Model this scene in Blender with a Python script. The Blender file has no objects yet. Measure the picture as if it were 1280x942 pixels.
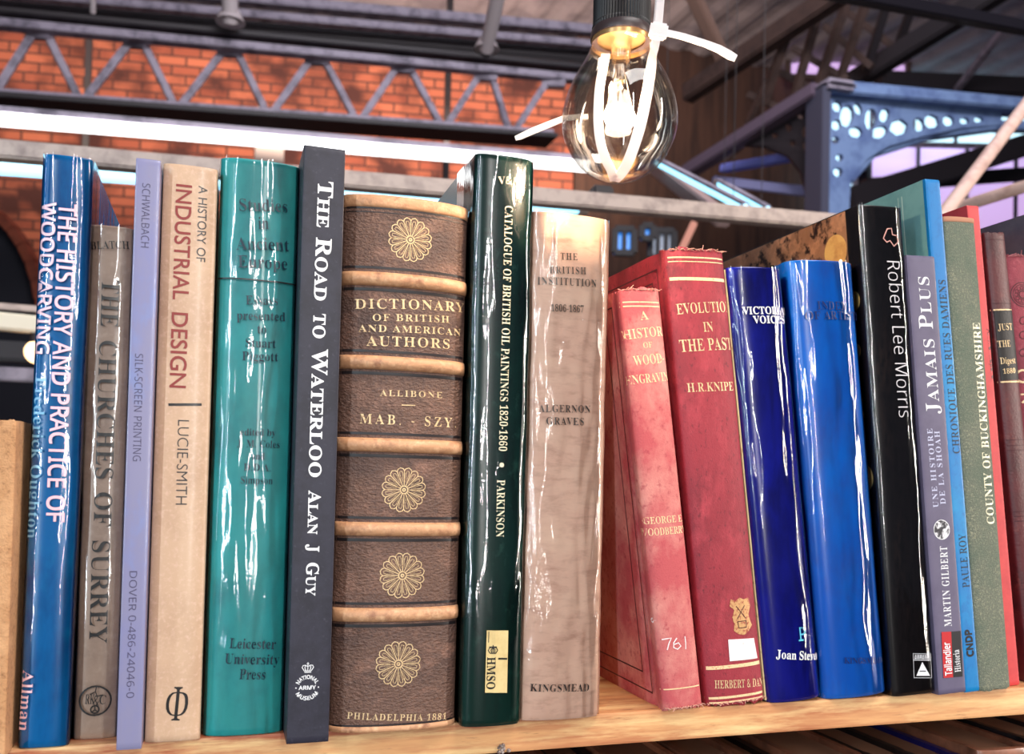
import bpy, bmesh, math, random
from mathutils import Vector, Matrix, noise
from mathutils.geometry import tessellate_polygon

# ------------------------------------------------------------------ camera
SC = bpy.context.scene
COL = SC.collection
random.seed(7)
FPX, CX, CY = 1120.0, 640.0, 575.0            # focal length and principal point in pixels of the 1280x942 frame
R_ = Vector((0.95172314, 0.02975127, 0.30551256))    # world axes seen from the camera (x right, y down, z forward)
D_ = Vector((-0.30598431, 0.01274935, 0.95195118))
U_ = Vector((0.02442667, -0.99947602, 0.02123727))
EYE = Vector((0.0, -0.40, 0.11181))
cam_data = bpy.data.cameras.new('camera')
cam_data.sensor_width = 36.0
cam_data.lens = 36.0 * FPX / 1280.0
cam_data.shift_y = (CY - 471.0) / 1280.0
cam_data.clip_start = 0.01
cam_data.dof.use_dof = True
cam_data.dof.focus_distance = 0.43
cam_data.dof.aperture_fstop = 15.0
cam = bpy.data.objects.new('camera', cam_data)
COL.objects.link(cam)
right = Vector((R_.x, D_.x, U_.x)); down = Vector((R_.y, D_.y, U_.y)); fwd = Vector((R_.z, D_.z, U_.z))
m3 = Matrix((right, -down, -fwd)).transposed()
cam.matrix_world = Matrix.Translation(EYE) @ m3.to_4x4()
SC.camera = cam
def ray(px, py):
    v = Vector(((px - CX) / FPX, (py - CY) / FPX, 1.0))
    return Vector((R_.dot(v), D_.dot(v), U_.dot(v)))
def at(px, py, dist):                          # the point at this distance in front of the lens
    return EYE + ray(px, py) * dist

# ------------------------------------------------------------------ light and exposure
SC.view_settings.view_transform = 'Standard'
SC.view_settings.look = 'None'
SC.view_settings.exposure = 0.0
SC.view_settings.gamma = 1.0
SC.view_settings.use_curve_mapping = False
world = bpy.data.worlds.new('hall_air'); SC.world = world; world.use_nodes = True
bgn = world.node_tree.nodes['Background']
bgn.inputs[0].default_value = (0.62, 0.72, 1.0, 1); bgn.inputs[1].default_value = 0.08
def area(name, loc, target, sx, sy, watt, col):
    l = bpy.data.lights.new(name, 'AREA'); l.shape = 'RECTANGLE'; l.size = sx; l.size_y = sy
    l.energy = watt; l.color = col
    o = bpy.data.objects.new(name, l); COL.objects.link(o); o.location = loc
    o.rotation_euler = (Vector(target) - Vector(loc)).to_track_quat('-Z', 'Y').to_euler()
    return o
BULB_W = 0.6
area('key_light_front', (0.9, -1.7, 3.0), (0.1, 0, 0.1), 2.2, 0.9, 74, (1.0, 0.97, 0.95))  # added key light, out of view high behind the camera
area('side_light_left', (-1.9, -1.2, 0.6), (0.0, 0, 0.13), 0.12, 1.7, 14, (0.66, 0.86, 1.0))  # added cool side light, no window is built there
area('streak_light_left', (-1.25, -2.2, 0.55), (0.0, 0, 0.13), 0.06, 1.8, 28, (0.80, 0.93, 1.0))  # added narrow light for the left-hand streaks on glossy spines
area('streak_light_middle', (0.22, -2.45, 0.62), (0.1, 0, 0.13), 0.06, 1.8, 24, (1.0, 0.97, 0.94))  # another added strip, gives the spines their middle streak
area('streak_light_right', (2.1, -1.0, 0.5), (0.3, 0, 0.13), 0.08, 1.6, 34, (1.0, 0.90, 0.80))  # added warm strip for streaks on the right-hand spines
area('brick_fill_light', at(330, 152, 8.3), at(330, 40, 9.3), 7.5, 0.25, 230, (1.0, 0.80, 0.62))  # hidden light added to brighten the brick band behind the girder
area('roof_glazing', at(900, -700, 5.0), at(700, 100, 7.5), 5.0, 3.0, 420, (0.82, 0.86, 1.0))
area('girder_fill_light', (1.5, 0.3, 3.9), at(500, 40, 7.0), 3.0, 0.8, 250, (0.95, 0.93, 0.98))  # unseen fill added so the girder's front faces read brighter

# ------------------------------------------------------------------ helpers
def lin(c):
    return tuple(((x / 255.0) / 12.92 if x / 255.0 <= 0.04045 else ((x / 255.0 + 0.055) / 1.055) ** 2.4) for x in c) + (1.0,)
MATS = {}
def mat(name, col, rough=0.5, spec=0.5, metal=0.0, coat=0.0, coat_rough=0.05, bump=None, var=None, stretch=(1, 1, 1), emit=None, fine=None):
    """Principled material; var = (scale, second colour, low, high) mottles it, bump = (scale, strength) roughens it."""
    if name in MATS: return MATS[name]
    m = bpy.data.materials.new(name); m.use_nodes = True; nt = m.node_tree; p = nt.nodes['Principled BSDF']
    N = nt.nodes.new; L = nt.links.new
    p.inputs['Base Color'].default_value = lin(col); p.inputs['Roughness'].default_value = rough
    p.inputs['Specular IOR Level'].default_value = spec; p.inputs['Metallic'].default_value = metal
    p.inputs['Coat Weight'].default_value = coat; p.inputs['Coat Roughness'].default_value = coat_rough
    tc = N('ShaderNodeTexCoord'); mp = N('ShaderNodeMapping'); mp.inputs['Scale'].default_value = stretch
    L(tc.outputs['Object'], mp.inputs['Vector'])
    src = None
    if var:
        layers = var if isinstance(var, list) else [var]
        for (sc_, c2, lo, hi) in layers:
            nz = N('ShaderNodeTexNoise'); nz.inputs['Scale'].default_value = sc_; nz.inputs['Detail'].default_value = 6; nz.inputs['Roughness'].default_value = 0.65
            L(mp.outputs[0], nz.inputs['Vector'])
            mr = N('ShaderNodeMapRange'); mr.inputs['From Min'].default_value = lo; mr.inputs['From Max'].default_value = hi
            L(nz.outputs['Fac'], mr.inputs['Value'])
            mx = N('ShaderNodeMix'); mx.data_type = 'RGBA'
            if src: L(src, mx.inputs['A'])
            else: mx.inputs['A'].default_value = lin(col)
            mx.inputs['B'].default_value = lin(c2); L(mr.outputs[0], mx.inputs['Factor'])
            src = mx.outputs['Result']
        L(src, p.inputs['Base Color'])
    if bump:
        bs = bump if isinstance(bump, list) else [bump]
        prev = None
        for b in bs:
            nz = N('ShaderNodeTexNoise'); nz.inputs['Scale'].default_value = b[0]; nz.inputs['Detail'].default_value = 4
            L(mp.outputs[0], nz.inputs['Vector'])
            bn = N('ShaderNodeBump'); bn.inputs['Strength'].default_value = b[1]; bn.inputs['Distance'].default_value = b[2] if len(b) > 2 else 0.001
            L(nz.outputs['Fac'], bn.inputs['Height'])
            if prev: L(prev, bn.inputs['Normal'])
            prev = bn.outputs[0]
        L(prev, p.inputs['Normal'])
        L(prev, p.inputs['Coat Normal'])
    if emit:
        p.inputs['Emission Color'].default_value = lin(emit[0]); p.inputs['Emission Strength'].default_value = emit[1]
    MATS[name] = m
    return m
def clear_mat(name, base_fac=0.06, edge=0.6, rough=0.06, bump=None, tint=(1, 1, 1, 1)):
    """thin clear film or glass: see-through with a mirror share that grows towards grazing view"""
    if name in MATS: return MATS[name]
    m = bpy.data.materials.new(name); m.use_nodes = True; nt = m.node_tree; nt.nodes.clear()
    N = nt.nodes.new; L = nt.links.new
    out = N('ShaderNodeOutputMaterial'); mix = N('ShaderNodeMixShader'); tr = N('ShaderNodeBsdfTransparent'); gl = N('ShaderNodeBsdfGlossy')
    tr.inputs[0].default_value = tint
    gl.inputs['Roughness'].default_value = rough
    fr = N('ShaderNodeFresnel'); fr.inputs['IOR'].default_value = 1.5
    mr = N('ShaderNodeMapRange'); mr.inputs['From Min'].default_value = 0.04; mr.inputs['To Min'].default_value = base_fac; mr.inputs['To Max'].default_value = edge
    L(fr.outputs[0], mr.inputs['Value']); L(mr.outputs[0], mix.inputs[0])
    L(tr.outputs[0], mix.inputs[1]); L(gl.outputs[0], mix.inputs[2]); L(mix.outputs[0], out.inputs[0])
    if bump:
        tc = N('ShaderNodeTexCoord'); mp = N('ShaderNodeMapping'); mp.inputs['Scale'].default_value = bump[2]
        nz = N('ShaderNodeTexNoise'); nz.inputs['Scale'].default_value = bump[0]; nz.inputs['Detail'].default_value = 3
        bn = N('ShaderNodeBump'); bn.inputs['Strength'].default_value = bump[1]; bn.inputs['Distance'].default_value = 0.002
        L(tc.outputs['Object'], mp.inputs[0]); L(mp.outputs[0], nz.inputs['Vector']); L(nz.outputs['Fac'], bn.inputs['Height'])
        L(bn.outputs[0], gl.inputs['Normal'])
    MATS[name] = m
    return m
def obj(name, bm, m, parent=None, smooth=False, fix=True):
    me = bpy.data.meshes.new(name)
    if fix: bmesh.ops.recalc_face_normals(bm, faces=bm.faces)
    bm.to_mesh(me); bm.free()
    for x in (m if isinstance(m, (list, tuple)) else [m]): me.materials.append(x)
    if smooth:
        for p in me.polygons: p.use_smooth = True
        try: me.set_sharp_from_angle(angle=math.radians(40))
        except Exception: pass
    o = bpy.data.objects.new(name, me); COL.objects.link(o)
    if parent: o.parent = parent
    return o
def tag(o, label=None, cat=None, group=None, kind=None):
    if label: o['label'] = label
    if cat: o['category'] = cat
    if group: o['group'] = group
    if kind: o['kind'] = kind
    return o
def thing(name, label, cat, loc=(0, 0, 0), group=None):
    o = bpy.data.objects.new(name, None); o.empty_display_size = 0.02; COL.objects.link(o); o.location = loc
    return tag(o, label, cat, group)
def box(bm, lo, hi, bev=0.0):
    r = bmesh.ops.create_cube(bm, size=1.0); vs = r['verts']
    for v in vs:
        v.co = Vector(((lo[i] + hi[i]) / 2 + v.co[i] * (hi[i] - lo[i]) for i in range(3)))
    if bev:
        es = list({e for v in vs for e in v.link_edges})
        bmesh.ops.bevel(bm, geom=es, offset=bev, segments=2, affect='EDGES', profile=0.7)
def bar(bm, p0, p1, w, h, up=Vector((0, 0, 1)), bev=0.12):
    p0 = Vector(p0); p1 = Vector(p1); d = p1 - p0; ln = d.length; d.normalize()
    s = d.cross(up).normalized(); u = s.cross(d).normalized()
    M = Matrix((s, d, u)).transposed().to_4x4(); M.translation = (p0 + p1) / 2
    r = bmesh.ops.create_cube(bm, size=1.0); vs = r['verts']
    for v in vs: v.co = Vector((v.co.x * w, v.co.y * ln, v.co.z * h))
    if bev:
        es = list({e for v in vs for e in v.link_edges})
        n = bmesh.ops.bevel(bm, geom=es, offset=min(w, h) * bev, segments=2, affect='EDGES')
        vs = list(set(n['verts']) | {v for v in vs if v.is_valid})
    for v in vs: v.co = M @ v.co
def tube(bm, p0, p1, r, seg=16, r2=None):
    p0 = Vector(p0); p1 = Vector(p1); d = p1 - p0
    M = d.to_track_quat('Z', 'Y').to_matrix().to_4x4(); M.translation = (p0 + p1) / 2
    bmesh.ops.create_cone(bm, cap_ends=True, segments=seg, radius1=r, radius2=r if r2 is None else r2, depth=d.length, matrix=M)
def lathe(bm, prof, seg=48, axis=Vector((0, 0, 0)), ribs=0, ribd=0.0):
    rings = []
    for (r, z) in prof:
        ring = []
        if r < 1e-7:
            ring = [bm.verts.new(axis + Vector((0, 0, z)))]
        else:
            for k in range(seg):
                a = 2 * math.pi * k / seg; rr = r - (ribd if ribs and k % 2 else 0)
                ring.append(bm.verts.new(axis + Vector((rr * math.cos(a), rr * math.sin(a), z))))
        rings.append(ring)
    for a, b in zip(rings, rings[1:]):
        if len(a) == 1 and len(b) == 1: continue
        for k in range(seg):
            k2 = (k + 1) % seg
            if len(a) == 1: bm.faces.new((a[0], b[k], b[k2]))
            elif len(b) == 1: bm.faces.new((a[k], a[k2], b[0]))
            else: bm.faces.new((a[k], a[k2], b[k2], b[k]))
def ribbon_path(bm, pts, w, th, side):
    """flat strap through 3-D points; side = function(i) giving the width direction"""
    rings = []
    n = len(pts)
    for i, p in enumerate(pts):
        d = (pts[min(i + 1, n - 1)] - pts[max(i - 1, 0)]).normalized()
        nn = side(i); nn = (nn - d * nn.dot(d)).normalized(); s = d.cross(nn)
        ww = w[i] if isinstance(w, list) else w
        rings.append([bm.verts.new(p + s * (a * ww / 2) + nn * (b * th / 2)) for a, b in ((-1, -1), (1, -1), (1, 1), (-1, 1))])
    for a, b in zip(rings, rings[1:]):
        for k in range(4): bm.faces.new((a[k], a[(k + 1) % 4], b[(k + 1) % 4], b[k]))
    bm.faces.new(rings[0]); bm.faces.new(rings[-1][::-1])
def plate(bm, outer, holes, th, to3d, nrm):
    """flat plate with holes: outlines in 2-D, to3d maps them to the place, nrm is the thickness direction"""
    loops = [outer] + holes
    flat = [Vector((x, y, 0)) for L in loops for (x, y) in L]
    tris = tessellate_polygon([[Vector((x, y, 0)) for (x, y) in L] for L in loops])
    A = [bm.verts.new(to3d(v.x, v.y) - nrm * th / 2) for v in flat]; B = [bm.verts.new(to3d(v.x, v.y) + nrm * th / 2) for v in flat]
    for t in tris:
        try: bm.faces.new([A[i] for i in t]); bm.faces.new([B[i] for i in reversed(t)])
        except ValueError: pass
    k = 0
    for L in loops:
        n = len(L)
        for i in range(n):
            j = (i + 1) % n
            try: bm.faces.new((A[k + i], A[k + j], B[k + j], B[k + i]))
            except ValueError: pass
        k += n

# ------------------------------------------------------------------ letterforms (outlines: S roman with serifs, N plain sans, H humanist bold sans)
GLYPHS = {
 'S': {
  'A': (437, [[-9,0,-9,18,24,30,49,75,206,466,224,465,384,87,411,34,425,22,443,18,443,0,229,0,229,18,270,25,283,46,273,81,253,132,103,132,79,71,76,59,75,48,87,26,124,18,128,18,128,0],[113,161,242,161,177,319]]),
  'B': (443, [[16,0,16,17,45,22,62,32,75,82,75,369,69,412,51,433,15,439,15,455,220,455,318,444,377,409,396,351,384,302,348,268,287,247,360,223,404,185,418,132,407,76,371,35,314,9,238,0],[182,252,188,252,234,257,263,272,279,301,285,345,281,385,269,412,248,428,216,434,188,425,182,391],[222,24,259,30,283,49,296,81,301,128,295,176,277,208,245,225,197,231,182,231,182,65,190,33]]),
  'C': (468, [[257,-11,193,-3,137,20,91,56,56,104,34,162,26,228,34,294,56,351,92,399,139,435,195,458,259,465,309,459,367,440,388,435,408,443,419,465,437,465,437,308,420,308,392,364,356,407,313,434,265,443,198,419,157,347,144,226,159,114,203,46,278,24,318,29,358,45,395,71,428,106,447,89,395,33,332,0]]),
  'D': (496, [[20,0,20,17,63,30,74,75,74,374,71,407,61,426,15,439,15,455,222,455,328,441,405,396,452,325,468,228,453,128,408,57,333,14,228,0],[222,24,279,37,319,75,343,139,351,229,336,342,294,410,223,433,190,423,182,385,182,72,190,34]]),
  'E': (442, [[14,0,14,17,44,20,62,30,72,48,75,78,75,369,72,405,62,425,44,435,16,439,16,455,399,455,399,320,383,320,369,373,340,406,295,424,232,430,200,428,186,417,183,388,183,246,193,246,232,252,259,269,277,300,288,345,304,345,304,118,287,118,273,181,241,213,185,222,183,67,192,35,230,28,313,39,371,75,411,143,430,143,402,0]]),
  'F': (404, [[15,0,15,17,62,34,75,84,75,375,71,405,61,423,14,439,14,455,394,455,394,320,377,320,355,385,336,406,310,420,230,431,200,429,186,421,182,398,182,247,190,247,229,253,256,270,274,301,284,347,302,347,302,118,285,118,274,168,257,200,229,218,189,224,182,224,182,81,188,43,210,24,257,17,257,0]]),
  'G': (508, [[268,-10,200,-3,141,19,93,55,57,103,35,161,28,229,35,295,57,352,93,399,139,435,195,458,257,465,311,459,369,441,388,436,406,443,419,465,437,465,437,308,420,308,382,379,329,426,267,443,200,419,159,347,146,228,154,135,180,67,221,26,275,13,308,16,328,27,339,45,343,71,343,128,339,154,329,170,275,182,275,198,500,198,500,182,457,171,446,128,446,29,357,0]]),
  'H': (523, [[15,0,15,17,62,32,75,81,75,379,62,424,16,439,16,455,242,455,242,439,204,432,187,415,182,379,182,251,342,251,342,379,337,415,320,432,282,439,282,455,507,455,507,439,461,424,449,379,449,81,461,33,478,22,507,17,507,0,282,0,282,17,329,31,339,49,342,81,342,221,182,221,182,81,194,32,242,17,242,0]]),
  'I': (261, [[13,0,13,17,61,32,72,49,75,75,75,387,63,427,13,439,13,455,244,455,244,439,196,427,186,412,183,387,183,77,187,44,206,26,246,17,246,0]]),
  'J': (330, [[109,-65,51,-54,11,-22,-3,23,11,61,44,75,79,62,93,28,85,-1,77,-19,84,-35,105,-40,126,-36,139,-25,148,21,148,367,142,409,122,430,79,439,79,455,314,455,314,439,277,431,260,411,255,367,255,89,239,3,190,-48]]),
  'K': (510, [[16,0,16,17,63,32,75,81,75,379,63,424,17,439,17,455,242,455,242,439,205,432,187,415,183,379,183,234,321,373,342,398,349,418,334,434,291,439,291,455,486,455,486,439,477,439,415,419,345,361,271,285,463,46,487,25,519,17,519,0,281,0,281,17,306,18,322,21,334,34,316,66,199,214,183,198,183,81,195,32,242,17,242,0]]),
  'L': (426, [[15,0,15,17,62,32,75,81,75,379,62,425,16,439,16,455,250,455,250,439,208,434,188,416,182,379,182,83,185,47,200,31,234,28,315,40,345,56,370,80,409,154,427,154,402,0]]),
  'M': (634, [[14,0,14,17,61,32,72,50,75,79,75,382,71,416,53,432,15,439,15,455,185,455,317,142,449,455,617,455,617,439,573,423,560,378,560,85,565,43,582,23,617,17,617,0,396,0,396,17,433,25,450,44,455,83,455,399,288,0,270,0,105,389,105,80,109,48,120,30,169,17,169,0]]),
  'N': (494, [[403,-11,107,350,107,79,119,31,167,17,167,0,18,0,18,17,54,23,71,41,76,79,76,388,36,433,18,439,18,455,156,455,391,169,391,377,386,414,369,431,331,439,331,455,480,455,480,439,433,425,422,377,422,-11]]),
  'O': (525, [[261,-11,213,-6,169,7,94,58,66,93,45,134,32,179,28,228,32,276,45,321,66,362,95,397,130,426,170,448,216,462,265,466,313,462,357,448,431,399,481,323,494,277,498,228,494,179,481,134,459,93,430,58,355,7,310,-6],[265,12,328,36,367,108,379,228,371,321,348,389,310,430,260,443,196,419,158,347,145,228,153,135,177,67,215,26]]),
  'P': (418, [[15,0,15,17,62,32,75,81,75,379,62,424,16,439,16,455,214,455,287,452,336,440,366,422,390,398,404,367,409,332,398,280,367,240,314,214,242,206,182,206,182,81,194,32,242,17,242,0],[182,230,201,230,244,235,272,253,287,283,292,329,288,375,275,406,252,425,216,431,189,424,182,398]]),
  'Q': (525, [[378,-116,296,-103,232,-64,187,-1,141,21,101,50,70,86,47,129,32,176,28,228,32,276,45,321,66,362,95,397,130,426,170,448,216,462,265,466,313,462,357,448,431,399,481,323,494,277,498,228,487,152,454,86,401,34,330,0,378,-60,445,-81,492,-73,495,-92,435,-110],[265,12,329,36,367,108,380,228,372,321,348,389,310,430,260,443,196,419,158,347,145,228,153,135,178,67,216,26]]),
  'R': (473, [[15,0,15,17,62,32,75,81,75,379,62,424,16,439,16,455,217,455,305,448,367,426,405,388,417,334,406,285,372,248,315,224,432,50,452,26,478,17,480,0,338,0,201,212,182,212,182,81,194,32,242,17,242,0],[182,234,203,234,249,240,280,258,298,290,304,336,295,389,268,421,224,431,190,422,182,385]]),
  'S': (390, [[43,-11,43,158,62,158,83,94,111,50,149,24,197,15,231,20,257,36,273,60,279,89,265,129,225,160,163,191,112,221,77,253,56,289,50,332,54,370,67,403,88,429,115,449,148,462,185,466,229,461,282,448,291,446,300,445,313,450,320,466,339,466,339,319,322,319,293,385,248,429,194,445,163,440,140,426,125,406,120,380,124,356,137,336,189,303,253,273,317,233,350,188,359,133,354,93,339,58,314,29,281,8,240,-6,192,-10,158,-8,126,1,98,9,85,12,69,7,61,-11]]),
  'T': (423, [[92,0,92,17,123,21,142,31,152,50,156,81,156,433,149,433,102,426,65,403,41,367,29,318,11,318,11,455,410,455,410,317,394,317,375,382,333,420,269,433,263,433,263,81,267,49,276,30,296,21,328,17,328,0]]),
  'U': (492, [[248,-13,168,-2,114,29,83,81,73,155,73,379,61,424,15,439,15,455,240,455,240,439,202,432,185,415,181,379,181,140,186,88,203,51,232,29,275,22,340,37,379,83,392,159,392,378,379,423,328,439,328,455,474,455,474,439,433,421,422,378,422,181,412,92,380,32,325,-2]]),
  'V': (428, [[212,-13,44,381,22,420,-14,439,-14,455,211,455,211,439,166,432,152,410,161,378,259,143,348,377,355,409,342,432,299,439,299,455,442,455,442,439,408,427,382,383,230,-13]]),
  'W': (611, [[171,-11,32,393,15,427,-15,439,-15,455,181,455,181,439,150,432,140,410,148,373,223,153,301,353,286,399,267,429,229,439,229,455,439,455,439,439,404,432,393,412,399,386,474,166,541,369,549,406,538,430,503,439,503,455,624,455,624,439,594,421,575,379,446,-11,428,-11,316,309,190,-11]]),
  'X': (471, [[11,0,11,17,53,30,90,66,193,208,78,386,47,425,16,439,14,455,244,455,244,439,229,439,200,433,190,415,201,388,265,289,322,373,339,414,328,432,293,439,293,455,458,455,458,439,403,423,357,373,281,265,413,57,436,28,461,17,464,0,238,0,238,17,243,17,278,23,290,41,275,79,210,183,138,81,124,45,137,24,174,17,174,0]]),
  'Y': (426, [[101,0,101,17,148,32,161,81,161,179,46,387,14,429,1,435,-13,438,-13,455,207,455,207,438,195,438,167,432,156,416,164,392,248,226,333,366,349,408,336,430,298,438,295,455,439,455,439,438,409,424,383,392,268,203,268,81,280,32,328,17,328,0]]),
  'Z': (442, [[20,0,20,11,276,430,214,430,141,420,94,386,61,316,44,316,57,455,406,455,406,443,153,29,239,29,302,37,349,61,384,103,407,164,424,164,407,0]]),
  'a': (344, [[255,-10,216,1,200,35,151,2,95,-9,64,-4,40,11,25,34,20,63,31,104,63,136,119,164,199,190,199,241,187,282,148,296,115,290,104,274,113,257,123,231,110,202,77,191,45,203,33,236,49,278,95,308,162,318,223,312,263,292,285,259,293,210,293,62,295,40,304,34,320,42,329,28,294,-1],[151,34,174,41,199,63,199,169,154,151,127,123,118,84,126,46]]),
  'b': (361, [[43,-11,43,388,37,428,8,439,8,455,138,455,138,279,175,308,221,318,254,313,284,299,308,276,326,245,342,166,337,118,323,75,300,40,270,13,233,-4,192,-10,148,-1,105,28,53,-11],[183,14,213,23,232,49,245,160,242,213,231,251,212,273,184,280,155,270,138,242,138,69,149,28]]),
  'c': (293, [[156,-10,119,-5,87,11,59,35,38,68,24,106,19,150,25,196,40,237,64,271,96,297,133,313,175,319,218,314,250,298,271,275,277,245,266,215,236,204,206,216,196,251,197,261,197,271,190,290,169,297,138,285,118,248,112,187,118,123,137,76,166,48,204,38,239,47,271,72,285,60,227,8]]),
  'd': (370, [[140,-10,107,-5,78,10,53,35,35,66,19,147,24,196,36,237,55,272,81,297,112,313,146,318,189,309,223,280,223,401,212,430,176,439,176,455,319,455,319,75,325,41,353,28,353,11,223,-10,223,39,188,2],[171,28,202,41,223,76,223,242,206,270,174,281,147,273,130,250,118,153,130,58,146,36]]),
  'e': (301, [[154,-10,117,-5,85,10,58,35,37,69,24,109,19,157,24,201,38,240,59,273,87,298,120,313,157,318,209,309,249,280,274,234,283,173,283,166,117,166,127,97,154,56,199,42,237,53,270,86,285,73,228,11],[116,192,201,192,201,215,193,277,181,292,161,297,127,274,116,203]]),
  'f': (214, [[15,0,15,16,40,22,50,35,52,73,52,277,16,277,16,310,52,310,52,353,60,400,85,436,123,457,174,465,212,460,240,446,257,425,263,400,252,367,224,355,195,365,185,391,193,420,196,426,197,433,193,441,180,443,163,440,153,430,148,390,148,310,203,310,203,277,148,277,148,65,158,26,199,16,199,0]]),
  'g': (327, [[146,-140,89,-136,48,-122,22,-100,14,-75,28,-46,69,-26,35,-1,24,30,28,54,42,74,102,110,42,150,22,212,27,242,40,268,88,305,157,318,233,304,317,304,317,268,268,268,286,237,291,203,276,151,234,116,172,103,157,103,142,104,112,94,101,71,111,55,141,49,175,49,259,40,303,13,316,-37,305,-80,272,-113,219,-133],[157,124,178,130,190,146,199,211,190,276,178,292,157,297,137,292,124,276,114,211,124,146,137,130],[161,-116,218,-111,252,-94,263,-66,249,-41,205,-34,97,-34,79,-52,73,-73,79,-89,95,-103]]),
  'h': (381, [[18,0,18,16,45,26,52,56,52,399,46,429,19,440,19,455,148,455,148,267,190,305,243,318,292,306,321,271,330,212,330,56,337,26,363,16,363,0,202,0,202,16,207,16,228,26,235,56,235,217,229,258,219,268,203,271,173,262,148,235,148,56,154,26,180,16,180,0]]),
  'i': (198, [[101,362,65,376,50,412,65,449,101,463,137,449,151,412,136,376],[18,0,18,16,45,26,52,56,52,252,47,285,20,293,21,310,148,310,148,56,154,26,180,16,180,0]]),
  'j': (210, [[106,363,70,378,56,414,71,450,106,465,142,450,157,414,142,378],[36,-140,-11,-131,-44,-105,-56,-70,-45,-40,-15,-29,15,-39,26,-66,19,-87,11,-103,16,-113,31,-117,49,-113,58,-100,64,-54,64,250,56,284,22,294,22,310,159,310,159,-21,151,-73,127,-110,88,-133]]),
  'k': (359, [[17,0,17,16,45,26,52,56,52,398,47,429,20,439,21,455,148,455,148,169,227,248,244,278,235,290,209,293,206,310,345,310,345,293,308,284,275,260,222,209,346,34,376,16,376,0,211,0,211,16,217,16,234,20,239,32,232,49,163,147,148,134,148,56,154,26,180,16,180,0]]),
  'l': (199, [[18,0,18,16,45,26,52,56,52,398,47,429,20,439,20,455,148,455,148,56,154,26,180,16,180,0]]),
  'm': (554, [[18,0,18,16,45,26,52,56,52,253,46,284,19,294,19,310,146,310,146,265,188,305,237,318,292,304,320,261,364,304,418,318,465,306,494,271,504,212,504,56,510,26,536,16,536,0,377,0,377,16,403,26,410,56,410,217,404,258,394,268,377,271,349,263,324,237,324,56,331,26,356,16,356,0,199,0,199,16,225,26,232,56,232,217,226,258,216,268,199,271,170,262,146,235,146,56,152,27,177,16,177,0]]),
  'n': (381, [[18,0,18,16,45,26,52,56,52,253,46,284,19,294,19,310,148,310,148,267,190,306,243,318,292,306,321,271,330,212,330,56,337,26,363,16,363,0,202,0,202,16,207,16,228,26,235,56,235,217,229,258,219,268,203,271,173,262,148,235,148,56,154,26,180,16,180,0]]),
  'o': (336, [[169,-10,127,-5,90,11,60,37,38,70,24,110,19,154,24,199,38,239,60,272,90,297,127,313,168,318,209,313,245,298,275,273,298,240,312,200,317,154,312,108,298,69,275,36,245,11,210,-5],[169,11,193,18,209,39,217,81,220,154,217,227,208,271,192,292,169,299,144,292,128,271,117,154,120,82,128,39,144,18]]),
  'p': (371, [[17,-139,17,-124,40,-117,50,-101,52,-64,52,243,46,283,19,295,19,310,143,310,143,263,180,305,230,319,264,314,293,298,317,274,335,241,350,160,334,72,316,38,291,12,261,-5,227,-10,183,1,148,32,148,-58,152,-99,167,-118,197,-123,197,-139],[195,28,222,36,239,59,253,154,241,248,225,270,199,278,171,267,148,235,148,69,167,38]]),
  'q': (364, [[175,-139,175,-123,214,-114,224,-83,224,29,187,0,142,-9,108,-5,79,10,54,33,36,64,20,144,25,192,40,234,63,270,93,297,129,313,170,319,215,310,257,281,309,320,320,320,320,-83,326,-113,354,-123,354,-139],[179,30,208,40,224,67,224,241,213,281,179,295,150,286,131,261,120,218,117,156,120,100,131,60,150,37]]),
  'r': (287, [[18,0,18,16,45,26,52,56,52,252,46,285,20,293,21,310,146,310,146,252,187,301,233,318,258,315,275,304,289,266,278,234,248,222,222,231,207,250,189,260,162,241,149,192,149,56,159,25,197,16,197,0]]),
  's': (288, [[151,-10,87,6,73,9,60,4,51,-9,36,-9,36,105,53,105,66,68,87,39,112,21,140,15,179,27,192,58,183,84,156,105,107,130,54,169,41,193,37,220,44,259,65,291,98,312,141,319,166,316,199,308,206,306,213,305,230,319,244,319,244,222,228,222,196,277,174,291,149,296,116,286,105,259,115,232,146,212,191,189,241,151,253,127,257,95,250,51,228,18,194,-3]]),
  't': (228, [[124,-9,89,-4,66,10,53,36,48,71,48,279,20,279,20,300,88,369,129,424,144,424,144,310,208,310,208,279,144,279,144,82,149,51,168,40,189,49,206,75,222,66,182,9]]),
  'u': (375, [[131,-10,91,-3,65,17,51,51,46,97,46,248,39,282,11,294,11,310,142,310,142,74,151,46,177,36,205,43,228,66,228,248,221,283,189,294,189,310,324,310,324,70,331,39,360,30,360,13,300,7,228,-10,228,40,186,3]]),
  'v': (306, [[142,-10,38,248,22,281,-3,293,-3,310,164,310,164,294,156,294,136,290,129,276,130,268,185,122,236,253,241,272,232,289,203,294,203,310,305,310,305,295,278,279,260,243,160,-10]]),
  'w': (435, [[122,-10,17,265,6,284,-11,293,-11,310,138,310,138,293,120,289,114,276,116,266,120,253,167,127,211,235,201,266,190,288,168,295,168,310,323,310,323,293,302,288,296,276,296,269,298,262,336,141,382,256,387,275,380,289,356,295,356,310,445,310,445,295,425,284,412,258,304,-10,289,-10,223,197,140,-10]]),
  'x': (319, [[5,0,5,15,34,29,62,56,123,136,43,263,24,285,4,293,4,310,169,310,169,294,147,291,140,280,149,260,183,206,224,257,234,279,227,290,201,294,201,310,311,310,311,296,283,283,254,254,198,184,291,36,303,21,319,15,319,0,155,0,155,16,178,19,185,30,173,59,138,114,97,61,85,34,92,20,114,15,118,0]]),
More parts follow.
